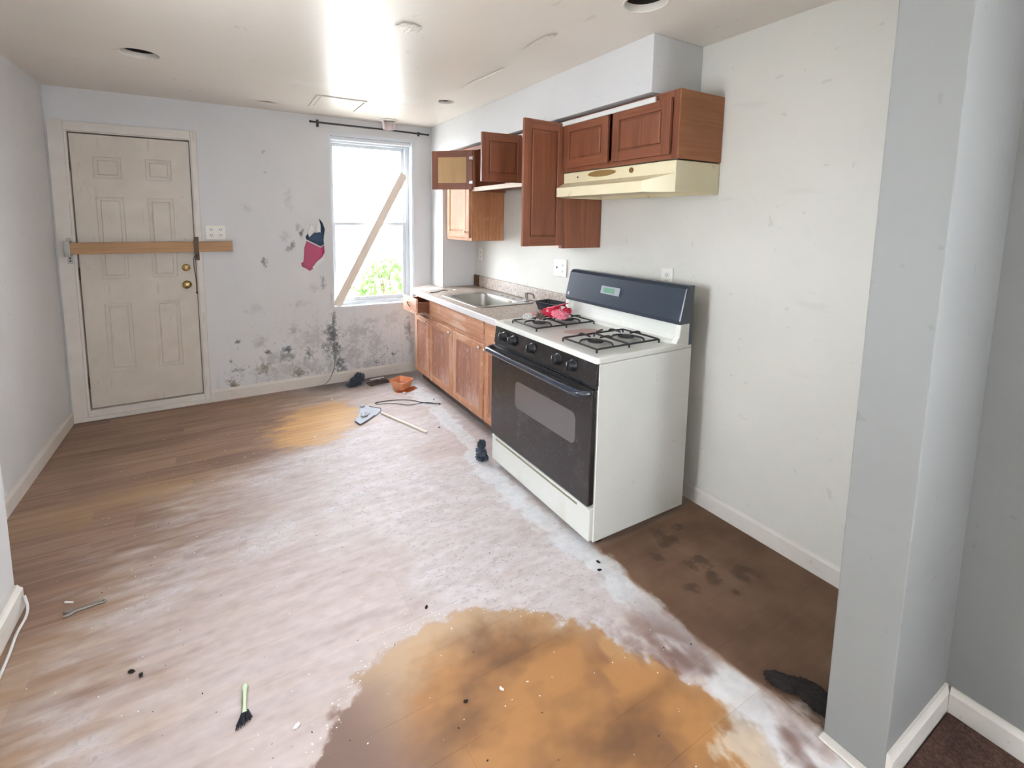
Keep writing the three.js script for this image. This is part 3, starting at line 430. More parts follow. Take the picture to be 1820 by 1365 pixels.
{ // range hood
  const o = thing('range_hood', 'grease-stained cream range hood under the wall cabinet', 'range hood', [wallX, 1.664, 2.04], -PI / 2);
  const w = 0.826, h = 0.154, d = 0.325, lip = 0.125, e = 0.09;
  mesh('body', [metric(slab(rect(0, 0, w, h), [], 0.012, 0.002).translate(0, 0, 0.0)), bx(0, 0, 0.01, 0.006, h, d, 0.001), bx(w - 0.006, 0, 0.01, w, h, d, 0.001), bx(0, h - 0.006, 0.01, w, h, d, 0.001), bx(0.004, 0.085, d - 0.006, w - 0.004, h, d, 0.001), raw(0.01, 0.03, 0.02, w - 0.01, 0.034, d - 0.02)], mHood, o);
  // flared visor: tapers to the cabinet front at both ends
  const q = []; const quad = (a, b, c, e2) => q.push(...a, ...b, ...c, ...a, ...c, ...e2);
  const T0 = [0.0, 0.09, d], T1 = [w, 0.09, d], M0 = [e, 0.052, d + lip], M1 = [w - e, 0.052, d + lip], B0 = [e, 0, d + lip], B1 = [w - e, 0, d + lip], C0 = [0, 0, d], C1 = [w, 0, d], E0 = [0, 0.052, d], E1 = [w, 0.052, d];
  quad(T0, M0, M1, T1); quad(M0, B0, B1, M1); q.push(...T1, ...M1, ...E1, ...T0, ...E0, ...M0); quad(E1, M1, B1, C1); quad(E0, C0, B0, M0); quad(C0, C1, B1, B0);
  const g = new THREE.BufferGeometry(); g.setAttribute('position', new THREE.Float32BufferAttribute(q, 3)); g.computeVertexNormals(); mesh('visor', metric(norm(g), 0), mat({ map: hoodTex, roughness: 0.38, side: THREE.DoubleSide }), o);
  const lens = mesh('vent_grille', metric(slab(Array.from({ length: 24 }, (_, i) => { const a = i / 24 * 2 * PI; return [0.33 + 0.11 * Math.cos(a), 0.127 + 0.018 * Math.sin(a)]; }), [], 0.003, 0.001).translate(0, 0, d)), mat({ color: 0x8a6b3c, roughness: 0.7 }), o);
  lens.userData.label = 'greasy brown oval vent'; mesh('switch_hole', rod([0.55, 0.125, d], [0.55, 0.125, d + 0.004], 0.014, 14), mat({ color: 0x6e5126, roughness: 0.7 }), o); mesh('screw', rod([0.13, 0.12, d], [0.13, 0.12, d + 0.003], 0.005), mSlot, o);
}
// base cabinets: local depth from the wall
const BD = 0.622;
function baseCab(label, z, w) {
  const o = thing('base_cabinet', label, 'cabinet', [wallX, 0, z], -PI / 2, 'base cabinets'), h = 0.84, t = 0.016;
  mesh('body', [bx(0, 0.1, 0.01, t, h, BD - 0.019, 0.001), bx(w - t, 0.1, 0.01, w, h, BD - 0.019, 0.001), bx(t, 0.1, 0.01, w - t, 0.116, BD - 0.019, 0.001), raw(t, 0.1, 0.01, w - t, h, 0.015)], mOakWorn, o);
  mesh('toe_kick', bx(0, 0.001, BD - 0.085, w, 0.105, BD - 0.07, 0.001), mat({ color: 0x5e5650, roughness: 0.8 }), o);
  const s = 0.03, z0 = BD - 0.019; mesh('stile', bx(0, 0.1, z0, s, h, BD, 0.0015), mOakWorn, o); mesh('stile', bx(w - s, 0.1, z0, w, h, BD, 0.0015), mOakWorn, o);
  for (const [a, b] of [[0.1, 0.135], [0.655, 0.695], [0.81, h]]) mesh('rail', bx(s, a, z0, w - s, b, BD, 0.0015), mOakWorn, o);
  return o;
}
const drawerFront = (o, x0, y0, x1, y1, z) => mesh('drawer_front', bx(x0, y0, z, x1, y1, z + 0.019, 0.005, 0), mOakWorn, o);
{ const o = baseCab('narrow base cabinet with pulled-out drawer beside the mouldy wall', 0.25, 0.367);
  const dr = drawerFront(o, 0.03, 0.7, 0.36, 0.838, BD + 0.115); mesh('drawer_box', [bx(0.035, 0.715, BD - 0.25, 0.047, 0.805, BD + 0.116, 0.001), bx(0.333, 0.715, BD - 0.25, 0.345, 0.805, BD + 0.116, 0.001), raw(0.045, 0.717, BD - 0.25, 0.335, 0.723, BD + 0.116)], mOak, dr);
  mesh('pull', tube([[0.17, 0.785, BD + 0.134], [0.18, 0.79, BD + 0.152], [0.21, 0.775, BD + 0.152], [0.215, 0.75, BD + 0.136]], 0.004, 14, 6), mRust, dr);
  const d = cabDoor(o, 0.325, 0.535, mOakWorn, { frame: 0.05, knob: [0.29, 0.51], panel: mOakPanel }); d.position.set(0.03, 0.115, BD + 0.0005); }
{ const o = baseCab('wide sink base cabinet with two scuffed doors', 0.62, 0.985);
  drawerFront(o, 0.008, 0.69, 0.977, 0.836, BD + 0.0005);
  const a = cabDoor(o, 0.462, 0.545, mOakWorn, { knob: [0.435, 0.52], panel: mOakPanel }); a.position.set(0.012, 0.112, BD + 0.0005);
  const b = cabDoor(o, 0.49, 0.545, mOakWorn, { knob: [0.462, 0.52], panel: mOakPanel }); b.position.set(0.482, 0.112, BD + 0.0005); }
{ const o = baseCab('narrow base cabinet half hidden by the range', 1.607, 0.345);
  drawerFront(o, 0.01, 0.69, 0.335, 0.836, BD + 0.0005);
  const d = cabDoor(o, 0.325, 0.545, mOakWorn, { frame: 0.05, knob: [0.03, 0.52], panel: mOakPanel }); d.position.set(0.01, 0.112, BD + 0.0005); }
{ // worktop with sink cut-out
  const o = thing('countertop', 'speckled laminate countertop with light painted on its pale front edge', 'countertop', [0, 0.84, 0]);
  const g = plan([[2.568, 0.235], [2.855, 0.075], [2.855, 0.29], [3.22, 0.29], [3.22, 1.952], [2.568, 1.952]], [rect(2.68, 0.80, 3.045, 1.36)], 0.001, 0.04); mesh('top', g, mCounter, o);
  mesh('front_edge', bx(2.553, -0.004, 0.24, 2.57, 0.0405, 1.952, 0.005), mLitEdge, o);
  mesh('end_edge', (() => { const e = bx(-0.165, 0, -0.006, 0.165, 0.0405, 0.006, 0.003); e.rotateY(0.51); e.translate(2.706, 0, 0.15); return e; })(), mLitEdge, o);
  const b = thing('backsplash', 'speckled brown backsplash strip behind the sink', 'backsplash', [0, 0.8805, 0]);
  mesh('strip', bx(3.2, 0, 0.40, 3.222, 0.105, 1.952, 0.006), mCounter, b); const e = mesh('stained_end', bx(3.199, 0, 0.29, 3.222, 0.108, 0.399, 0.006), mat({ map: counterTex, color: 0x8a7058, roughness: 0.6 }), b); e.userData.label = 'brown water-stained end';
}
{ // steel sink
  const o = thing('sink', 'single-bowl stainless steel sink set in the countertop', 'sink', [2.64, 0.8805, 0.755]);
  mesh('rim', metric(plan(rrect(0, 0, 0.51, 0.655, 0.03), [rrect(0.045, 0.06, 0.395, 0.595, 0.05)], 0, 0.006, 0.002), 0), mSteel, o);
  const n = 28, prof = [[0, 0], [0.004, -0.03], [0.012, -0.13], [0.05, -0.165]], ring = (k) => rrect(0.045 + k, 0.06 + k, 0.395 - k, 0.595 - k, Math.max(0.02, 0.05 - k * 0.3)), q = [];
  for (let i = 0; i < prof.length - 1; i++) { const A = ring(prof[i][0]), B = ring(prof[i + 1][0]); for (let j = 0; j < A.length; j++) { const k = (j + 1) % A.length, a = [A[j][0], prof[i][1], A[j][1]], b = [A[k][0], prof[i][1], A[k][1]], c = [B[k][0], prof[i + 1][1], B[k][1]], d = [B[j][0], prof[i + 1][1], B[j][1]]; q.push(...a, ...c, ...b, ...a, ...d, ...c); } }
  let g = new THREE.BufferGeometry(); g.setAttribute('position', new THREE.Float32BufferAttribute(q, 3)); g = mergeVertices(g, 1e-4); g.computeVertexNormals();
  const sinkTex = tex(256, 256, (u, v) => mix3([176, 174, 166], [96, 78, 56], sm(0.5, 0.72, fbm(u * 5, v * 5, 4)) * 0.7), true, 2, 2);
  const mBasin = mat({ map: sinkTex, roughness: 0.4, metalness: 0.65, side: THREE.DoubleSide });
  mesh('basin', [metric(norm(g), 1), metric(plan(ring(0.05), [], -0.167, -0.163), 0)], mBasin, o);
  mesh('drain', lathe([[0.001, 0.001], [0.03, 0.0], [0.042, 0.003], [0.044, 0]]).translate(0.22, -0.163, 0.33), mChrome, o);
  for (const z of [0.25, 0.34, 0.43]) mesh('tap_hole', rod([0.455, 0.005, z], [0.455, 0.0068, z], 0.014, 14), mSlot, o);
  const f = thing('faucet', 'broken chrome faucet stub at the sink corner', 'faucet', [3.125, 0.887, 1.325]);
  mesh('base', [rod([0, 0, 0], [0, 0.068, 0], 0.014, 14), lathe([[0.001, 0], [0.026, 0], [0.024, 0.008], [0.014, 0.012]])], mChrome, f); mesh('spout', tube([[0, 0.06, 0], [0, 0.066, 0.03], [0, 0.064, 0.08], [-0.003, 0.055, 0.105], [-0.005, 0.035, 0.112]], 0.006, 18, 8), mRust, f);
}
{ // things on the counter
  const t = thing('food_tray', 'black plastic food tray in the corner beside the range', 'tray', [3.095, 0.881, 1.685], 0.15);
  const n = 0.07, q = [], ring = (w, d) => rrect(-w, -d, w, d, 0.02, 3), A = ring(0.075, 0.1), B = ring(0.06, 0.085), q3 = [];
  for (let j = 0; j < A.length; j++) { const k = (j + 1) % A.length; for (const [s, o2] of [[0, 0], [0.003, 0]]) { const a = [A[j][0] * (1 - s * 8), 0.055, A[j][1] * (1 - s * 8)], b = [A[k][0] * (1 - s * 8), 0.055, A[k][1] * (1 - s * 8)], c = [B[k][0], 0.002 + s, B[k][1]], d = [B[j][0], 0.002 + s, B[j][1]]; q.push(...a, ...c, ...b, ...a, ...d, ...c); } }
  const g = new THREE.BufferGeometry(); g.setAttribute('position', new THREE.Float32BufferAttribute(q, 3)); g.computeVertexNormals();
  const mTray = mat({ color: 0x23232b, roughness: 0.3, side: THREE.DoubleSide }); mesh('wall', norm(g), mTray, t); mesh('bottom', plan(B, [], 0, 0.003), mTray, t); mesh('lip', plan(rrect(-0.082, -0.107, 0.082, 0.107, 0.024, 3), [ring(0.074, 0.099)], 0.053, 0.057), mTray, t);
  single('paper_sheet', 'white sheet of paper on the counter corner by the window', 'paper', metric(bx(-0.1, 0, -0.075, 0.1, 0.0015, 0.075, 0.0005)), mTrimWhite, null, [2.71, 0.8812, 0.35], 0.35);
  single('counter_cord', 'short black cord end on the counter by the paper', 'cord', tube([[-0.12, 0.004, -0.02], [-0.05, 0.004, 0.0], [0.01, 0.014, 0.01], [0.03, 0.012, 0.03], [0.05, 0.004, 0.02]], 0.004, 24, 6), mBlack, null, [2.73, 0.8812, 0.56], 0.3);
  single('cable_end', 'looped white cord end behind the sink edge', 'cord', tube([[-0.05, 0.004, 0], [0, 0.012, 0.02], [0.05, 0.01, 0.0], [0.07, 0.004, -0.03]], 0.005, 24, 6), mTrimWhite, null, [2.82, 0.8812, 0.6], 0.6);
}

// ------------------------------------------------------------------ gas range
{
  const w = 0.897, d = 0.638, o = thing('gas_range', 'white gas range with black oven door and back panel', 'range', [3.094, 0, 1.965], -PI / 2);
  mesh('body', [bx(0, 0.03, 0, w, 0.886, d - 0.012, 0.004)], mEnamel, o);
  for (const [x, z] of [[0.05, 0.05], [w - 0.05, 0.05], [0.05, d - 0.06], [w - 0.05, d - 0.06]]) mesh('foot', rod([x, 0, z], [x, 0.032, z], 0.016, 12), mBlack, o);
  // cooktop: thin pan with raised rim and rolled front
  const ct = mesh('cooktop', [metric(slab(rrect(-0.003, 0.055, w + 0.003, d + 0.006, 0.02), [rrect(0.03, 0.08, w - 0.03, d - 0.035, 0.03)], 0.03, 0.007).rotateX(PI / 2).translate(0, 0.917, 0)), raw(0.02, 0.886, 0.07, w - 0.02, 0.905, d - 0.02)], mEnamel, o);
  const stain = mesh('spill_stain', metric(plan(Array.from({ length: 20 }, (_, i) => { const a = i / 20 * 2 * PI, r = 1 + 0.2 * Math.sin(a * 3 + 1); return [0.44 + 0.07 * r * Math.cos(a), 0.33 + 0.1 * r * Math.sin(a)]; }), [], 0.9051, 0.9056)), mat({ color: 0xc9a9a2, roughness: 0.35 }), ct); stain.userData.label = 'faint pink spill stain';
  // back panel: white cove and black hood
  const side = (pts, x0, x1, b) => { const g = slab(pts, [], x1 - x0, b); g.rotateY(-PI / 2); g.translate(x1, 0, 0); return metric(g, 0); };   // profile in (depth, height) swept along x
  const cove = [[0.0, 0.886], [0.105, 0.886], [0.1, 0.915], [0.078, 0.925], [0.07, 0.95], [0.066, 1.03], [0.0, 1.03]];
  mesh('back_riser', [side(cove, 0.012, w - 0.012, 0.004), side([[0.0, 0.886], [0.12, 0.886], [0.118, 0.925], [0.1, 0.95], [0.09, 1.02], [0.0, 1.02]], 0, 0.03, 0.006), side([[0.0, 0.886], [0.12, 0.886], [0.118, 0.925], [0.1, 0.95], [0.09, 1.02], [0.0, 1.02]], w - 0.03, w, 0.006)], mEnamel, o);
  const bp = mesh('back_panel', [side([[0.0, 0.9], [0.03, 0.9], [0.03, 1.01], [0.092, 1.01], [0.1, 1.03], [0.062, 1.19], [0.045, 1.207], [0.0, 1.207]], -0.002, w + 0.002, 0.008)], mGuard, o);
  const clock = mesh('clock', (() => { const g = bx(-0.075, -0.024, 0, 0.075, 0.024, 0.008, 0.003); g.rotateX(-0.233); g.translate(0.395, 1.115, 0.081); return g; })(), mat({ color: 0x9aa0a4, roughness: 0.3 }), bp);
  mesh('display', (() => { const g = bx(-0.05, -0.014, 0.006, 0.035, 0.014, 0.0095, 0.001); g.rotateX(-0.233); g.translate(0.395, 1.115, 0.081); return g; })(), mat({ color: 0x6a9a80, roughness: 0.25 }), clock);
  mesh('badge', (() => { const g = new THREE.CylinderGeometry(0.01, 0.01, 0.003, 16); g.rotateX(PI / 2 - 0.233); g.translate(0.03, 1.055, 0.0955); return norm(g); })(), mSteel, bp);
  // control strip and knobs
  const cp = mesh('control_panel', side([[d - 0.02, 0.785], [d + 0.006, 0.785], [d + 0.004, 0.8], [d - 0.006, 0.886], [d - 0.02, 0.886]], 0.002, w - 0.002, 0.002), mBlackGlass, o);
  for (const x of [0.115, 0.215, 0.4, 0.62, 0.735]) { const k = mesh('knob', lathe([[0.001, 0.034], [0.018, 0.034], [0.021, 0.03], [0.024, 0.004], [0.03, 0.003], [0.03, 0], [0.001, 0]], 24), mBlack, o); k.rotation.x = PI / 2 - 0.1; k.position.set(x, 0.84, d + 0.002); mesh('grip', bx(-0.004, 0.03, -0.02, 0.004, 0.042, 0.02, 0.002), mBlack, k); mesh('pointer', bx(-0.0012, 0.0415, -0.019, 0.0012, 0.0426, -0.004, 0.0003), mTrimWhite, k); }
  for (const x of [0.055, 0.065]) mesh('igniter_mark', bx(x - 0.003, 0.845, d - 0.001, x + 0.003, 0.852, d + 0.003, 0.001), mTrimWhite, o);
  // oven door
  const od = mesh('oven_door', metric(slab(rrect(0.004, 0.212, w - 0.004, 0.772, 0.012), [], 0.034, 0.006).translate(0, 0, d - 0.01)), mBlackGlass, o);
  const win = mesh('door_window', metric(slab(rrect(0.275, 0.472, 0.79, 0.628, 0.03), [], 0.003, 0.001).translate(0, 0, d + 0.0232)), phys({ color: 0x5e5a5a, roughness: 0.22, clearcoat: 0.4 }), od); win.userData.label = 'grey oven window';
  mesh('handle', [tube([[0.012, 0.757, d + 0.02], [0.022, 0.752, d + 0.05], [0.06, 0.75, d + 0.066], [w / 2, 0.75, d + 0.068], [w - 0.1, 0.75, d + 0.066], [w - 0.04, 0.75, d + 0.05], [w - 0.02, 0.752, d + 0.02]], 0.017, 60, 12)], phys({ color: 0x2a3240, roughness: 0.2, clearcoat: 0.8 }), od);
  for (let i = 0; i < 4; i++) mesh('vent_slat', bx(0.06, 0.756 + i * 0.0085, d + 0.006 - i * 0.002, w - 0.1, 0.760 + i * 0.0085, d + 0.032 - i * 0.004, 0.001), mBlack, o);
  mesh('vent_backing', raw(0.004, 0.766, d - 0.013, w - 0.004, 0.792, d + 0.001), mBlack, o);
  // lower drawer
  const dr = mesh('drawer', metric(slab(rrect(0.004, 0.04, w - 0.004, 0.2, 0.006), [], 0.03, 0.005).translate(0, 0, d - 0.016)), mEnamel, o); mesh('finger_groove', bx(0.05, 0.178, d + 0.012, w - 0.09, 0.188, d + 0.017, 0.002), mat({ color: 0x8d8672, roughness: 0.5 }), dr);
  mesh('plinth', bx(0.02, 0.004, d - 0.09, w - 0.02, 0.034, d - 0.05, 0.002), mBlack, o);
  // burners and grates
  const grate = (x0, x1, z0, z1) => {
    const y = 0.923, r = 0.0048, list = [], P = (x, z, h = y) => [x, h, z];
    const mz = (z0 + z1) / 2, cx = (x0 + x1) / 2;
    list.push(tube([P(x0, z0), P(cx, z0), P(x1, z0), P(x1, mz), P(x1, z1), P(cx, z1), P(x0, z1), P(x0, mz), P(x0, z0)], r, 90, 6, 0.02), rod(P(x0, mz), P(x1, mz), r));
    for (const [a, b] of [[z0, mz], [mz, z1]]) { const c = (a + b) / 2; for (const [px, pz, ux, uz] of [[x0, c, 1, 0], [x1, c, -1, 0], [cx, a, 0, 1], [cx, b, 0, -1]]) list.push(tube([[px, y, pz], [px + ux * 0.012, y + 0.014, pz + uz * 0.012], [px + ux * 0.04, y + 0.016, pz + uz * 0.04], [px + ux * 0.085, y + 0.013, pz + uz * 0.075]], r, 12, 6)); }
    for (const x of [x0, x1]) for (const z of [z0, mz, z1]) list.push(rod(P(x, z), P(x, z, 0.905), r));
    mesh('grate', list, mIron, o);
    for (const c of [(z0 + mz) / 2, (mz + z1) / 2]) { const b = mesh('burner', lathe([[0.075, 0.0], [0.078, 0.004], [0.066, 0.006], [0.05, 0.002], [0.045, 0.014], [0.02, 0.016], [0.001, 0.016]], 28), mat({ color: 0xb9b8b4, roughness: 0.35, metalness: 0.4 }), o); b.position.set(cx, 0.905, c); mesh('cap', lathe([[0.04, 0.014], [0.042, 0.018], [0.038, 0.022], [0.001, 0.024]], 24), mIron, b); }
  };
  grate(0.07, 0.315, 0.13, 0.555); grate(0.55, 0.8, 0.13, 0.555);
  single('metal_clip', 'small metal clip lying on the middle of the cooktop', 'clip', [bx(-0.035, 0, -0.006, 0.035, 0.008, 0.006, 0.002)], mRust, null, [2.86, 0.9056, 2.44], 0.4);
}
{ // crumpled packaging on the left grate
  const mP = mat({ color: 0xd82a4e, roughness: 0.35, side: THREE.DoubleSide }), mPk = mat({ color: 0xe58a9c, roughness: 0.4, side: THREE.DoubleSide }), mW = mat({ color: 0xd8d8d6, roughness: 0.4, side: THREE.DoubleSide });
  const o = thing('red_package', 'crumpled red and white package lying on the left burner grate', 'package', [2.77, 0.9445, 2.16], 0.2);
  const a = lump(0.13, 0.036, 0.09, 0.42, 4, 14); mesh('wrapper', a, mP, o);
  const b = lump(0.07, 0.026, 0.055, 0.5, 9, 12); b.rotateX(0.3); b.translate(-0.045, 0.012, 0.065); mesh('torn_fold', b, mPk, o);
  const c = bx(-0.09, -0.003, -0.035, 0.09, 0.003, 0.035, 0.002); c.rotateX(-0.3); c.rotateY(0.2); c.translate(0.02, 0.062, -0.015); mesh('flat_flap', c, mP, o);
  for (const [x, y, z, r] of [[-0.06, 0.052, 0.0, 0.5], [0.0, 0.056, 0.03, -0.3]]) { const g = bx(-0.024, -0.002, -0.018, 0.024, 0.002, 0.018, 0.001); g.rotateZ(0.5); g.rotateY(r); g.translate(x, y, z); mesh('label_patch', g, mW, o); }
  single('pink_scrap', 'flat pink plastic scrap at the far edge of the left grate', 'scrap', (() => { const g = lump(0.05, 0.008, 0.035, 0.5, 14, 8); return g; })(), mPk, null, [2.66, 0.9445, 2.04], 0.2);
  single('paper_wad', 'white crumpled paper wad at the front of the left burner', 'paper', lump(0.05, 0.024, 0.032, 0.6, 31, 10), mW, null, [2.57, 0.944, 2.15], 0.4);
  single('brown_wad', 'brown crumpled wad beside the white paper on the range', 'paper', lump(0.035, 0.03, 0.03, 0.8, 44, 10), mat({ color: 0x6e5c56, roughness: 0.7 }), null, [2.62, 0.944, 2.2]);
}

// ------------------------------------------------------------------ things on the floor
single('trash_bag', 'crumpled dark plastic bag lying against the mouldy back wall', 'bag', [lump(0.085, 0.05, 0.06, 0.45, 2, 9).translate(-0.005, 0, 0), lump(0.06, 0.04, 0.05, 0.5, 23, 8).translate(0.02, 0.045, -0.01), lump(0.07, 0.022, 0.045, 0.5, 6, 9).translate(-0.06, 0, 0.02)], mBag, null, [2.06, 0.001, 0.17]);
single('trash_bag', 'small crumpled dark bag squeezed beside the range drawer', 'bag', [lump(0.045, 0.042, 0.05, 0.45, 17, 8), lump(0.035, 0.04, 0.035, 0.5, 29, 7).translate(0.008, 0.05, -0.01), lump(0.05, 0.02, 0.05, 0.5, 33, 7).translate(-0.005, 0, 0.02)], mBag, null, [2.415, 0.001, 1.88]);
single('dark_debris', 'flat dark strip of debris between bag and orange tub', 'debris', [metric(bx(-0.1, 0, -0.045, 0.1, 0.012, 0.045, 0.004)), lump(0.06, 0.018, 0.04, 0.8, 71, 8)], mat({ color: 0x4a3c3a, roughness: 0.8 }), null, [2.245, 0.001, 0.2], 0.15);
single('white_stick', 'thin white stick on the dark debris', 'stick', [rod([-0.07, 0, 0], [0.06, 0.004, 0.01], 0.005), rod([0.0, 0.002, 0.004], [0.012, 0.0, 0.035], 0.004)], mTrimWhite, null, [2.245, 0.036, 0.17], 0.1);
{ // orange tub
  const o = thing('plastic_tub', 'square orange plastic tub on the floor by the cabinets', 'tub', [2.393, 0.001, 0.42], 0.55);
  const A = rrect(-0.082, -0.082, 0.082, 0.082, 0.022, 3), B = rrect(-0.06, -0.06, 0.06, 0.06, 0.02, 3), q = [];
  for (let j = 0; j < A.length; j++) { const k = (j + 1) % A.length; for (const s of [0, 1]) { const f = s ? 0.965 : 1, a = [A[j][0] * f, 0.075, A[j][1] * f], b = [A[k][0] * f, 0.075, A[k][1] * f], c = [B[k][0] * f, 0.002, B[k][1] * f], d = [B[j][0] * f, 0.002, B[j][1] * f]; q.push(...a, ...c, ...b, ...a, ...d, ...c); } }
  const g = new THREE.BufferGeometry(); g.setAttribute('position', new THREE.Float32BufferAttribute(q, 3)); g.computeVertexNormals();
  const m = mat({ color: 0xe09a70, roughness: 0.4, side: THREE.DoubleSide }); mesh('wall', norm(g), m, o); mesh('bottom', plan(B, [], 0, 0.004), m, o); mesh('rim', plan(rrect(-0.087, -0.087, 0.087, 0.087, 0.025, 3), [rrect(-0.079, -0.079, 0.079, 0.079, 0.02, 3)], 0.071, 0.078, 0.0015), m, o);
  const r = mesh('residue', plan(rrect(-0.062, -0.062, 0.062, 0.062, 0.02, 3), [], 0.028, 0.031), mat({ color: 0x8a5548, roughness: 0.6 }), o); r.userData.label = 'dried brown residue';
  single('lid_scrap', 'flat orange lid scrap sticking out under the tub', 'lid', plan([[0.02, 0.0], [0.11, -0.03], [0.12, 0.04], [0.03, 0.09], [-0.08, 0.08], [-0.1, 0.02]], [], 0.0005, 0.0015), mat({ color: 0xb05a2a, roughness: 0.4 }), null, [2.4, 0, 0.46]);
  single('bottle_cap', 'small white bottle cap before the orange tub', 'cap', lathe([[0.014, 0], [0.015, 0.012], [0.012, 0.014], [0.001, 0.014]]), mTrimWhite, null, [2.365, 0.001, 0.575]);
}
{ const o = thing('wire_hanger', 'thin black wire loop lying on the floor', 'wire', [2.3, 0.004, 0.78]);
  mesh('strand', tube([[-0.22, 0, -0.08], [-0.21, 0, -0.115], [-0.07, 0, -0.1], [0.05, 0, -0.04], [0.14, 0, 0.075], [0.24, 0.004, 0.16]], 0.0035, 60, 6), mBlack, o); mesh('strand', tube([[-0.22, 0, -0.08], [-0.09, 0, -0.03], [0.01, 0, 0.06], [0.14, 0.005, 0.085], [0.24, 0.002, 0.155]], 0.0028, 50, 6), mBlack, o); mesh('knot', ball(0.242, 0, 0.158, 0.008), mBlack, o); }
{ // cloth mask with dark piping
  const out = [[1.97, 0.66], [2.01, 0.73], [2.08, 0.81], [2.065, 0.86], [2.00, 0.92], [1.93, 0.98], [1.86, 1.03], [1.84, 0.96], [1.91, 0.82], [1.94, 0.70]].map(([x, z]) => [x - 1.96, z - 0.85]);
  const o = thing('cloth_rag', 'pale grey cloth rag with dark hem on the dusty floor', 'cloth', [1.96, 0.001, 0.85]);
  const s = shapeOf(out), g0 = new THREE.ExtrudeGeometry(s, { depth: 0.004, bevelEnabled: true, bevelSize: 0.003, bevelThickness: 0.002, bevelSegments: 1 }); let g = norm(g0); g.rotateX(PI / 2); g.translate(0, 0.006, 0); mesh('sheet', metric(g), mat({ color: 0xb9bfc9, roughness: 0.9 }), o);
  mesh('fold', [lump(0.04, 0.014, 0.08, 0.6, 3, 10).rotateY(-0.6).translate(-0.02, 0.004, 0.02), lump(0.03, 0.012, 0.03, 0.6, 5, 8).translate(0, 0.003, -0.15)], mat({ color: 0xc4cad2, roughness: 0.9 }), o);
  const hem = (l) => tube(l.map((i) => [out[i][0], 0.008, out[i][1]]), 0.0035, 30, 6, 0.2); mesh('hem', hem([1, 2, 3]), mBlack, o); mesh('hem', hem([4, 5, 6, 7]), mBlack, o); }
single('wood_stick', 'thin pale wooden stick on the dusty floor by the rag', 'stick', bx(-0.006, 0, -0.26, 0.012, 0.012, 0.26, 0.002), mPale, null, [2.15, 0.001, 1.14], 0.36);
{ // wrench
  const o = thing('wrench', 'small steel open-end wrench on the brown floor', 'wrench', [0.485, 0.001, 2.163], 0.1);
  mesh('shaft', bx(-0.03, 0.001, -0.006, 0.055, 0.006, 0.006, 0.002), mSteel, o);
  mesh('jaw', plan([[-0.025, -0.009], [-0.04, -0.016], [-0.06, -0.013], [-0.05, -0.005], [-0.045, 0.002], [-0.052, 0.008], [-0.058, 0.014], [-0.04, 0.016], [-0.025, 0.009]], [], 0, 0.007, 0.0015), mSteel, o); mesh('ring_end', plan(circle(0.06, 0, 0.011, 16), [circle(0.06, 0, 0.006, 12)], 0, 0.006, 0.001), mSteel, o);
  single('cigarette_butt', 'white cigarette butt lying by the wrench', 'butt', rod([-0.014, 0.004, -0.008], [0.014, 0.004, 0.008], 0.004), mTrimWhite, null, [0.43, 0.0, 2.1]); }
{ // paint brush
  const o = thing('paint_brush', 'pale green handled brush with black bristles on the floor', 'brush', [1.017, 0.001, 2.87], 0);
  const prof = [[0, -0.066], [0.006, -0.064], [0.009, -0.056], [0.006, -0.045], [0.0045, 0.0], [0.0055, 0.025], [0.0095, 0.034], [0, 0.036]];
  const hd = lathe(prof, 14); hd.scale(1, 1, 0.6); hd.rotateX(PI / 2); hd.translate(0, 0.006, 0); hd.rotateY(-0.06); mesh('handle', hd, mat({ color: 0xc4d8b4, roughness: 0.3 }), o);
  const ed = bx(-0.0075, 0.001, -0.045, -0.0045, 0.006, 0.03, 0.001); ed.rotateY(-0.06); mesh('handle_edge', ed, mat({ color: 0x5c5a20, roughness: 0.4 }), o);
  const l = []; for (let i = 0; i < 60; i++) { const t = i / 59 - 0.5; l.push(rod([t * 0.018, rr(0.003, 0.01), 0.03], [t * 0.044 - 0.004 + rr(-0.003, 0.003), rr(0.001, 0.008), 0.066 + rr(-0.008, 0.006) - t * 0.016], 0.0011, 4)); } const b = mesh('bristles', l, mat({ color: 0x20222e, roughness: 0.8 }), o); }
single('dark_rag', 'dark rag lying on the brown floor against the partition', 'cloth', [lump(0.035, 0.02, 0.06, 0.35, 51, 12).rotateY(0.5).translate(-0.03, 0, -0.06), lump(0.05, 0.03, 0.08, 0.35, 57, 12).translate(0.0, 0, 0.02)], mDark, null, [2.595, 0.001, 3.72]);
single('baseboard_cord', 'white cord lying loose along the near left baseboard', 'cord', tube([[0.292, 0.06, 2.06], [0.303, 0.02, 2.075], [0.308, 0.008, 2.12], [0.305, 0.008, 2.2], [0.312, 0.006, 2.3], [0.315, 0.006, 2.42], [0.318, 0.006, 2.7]], 0.005, 50, 8), mTrimWhite);
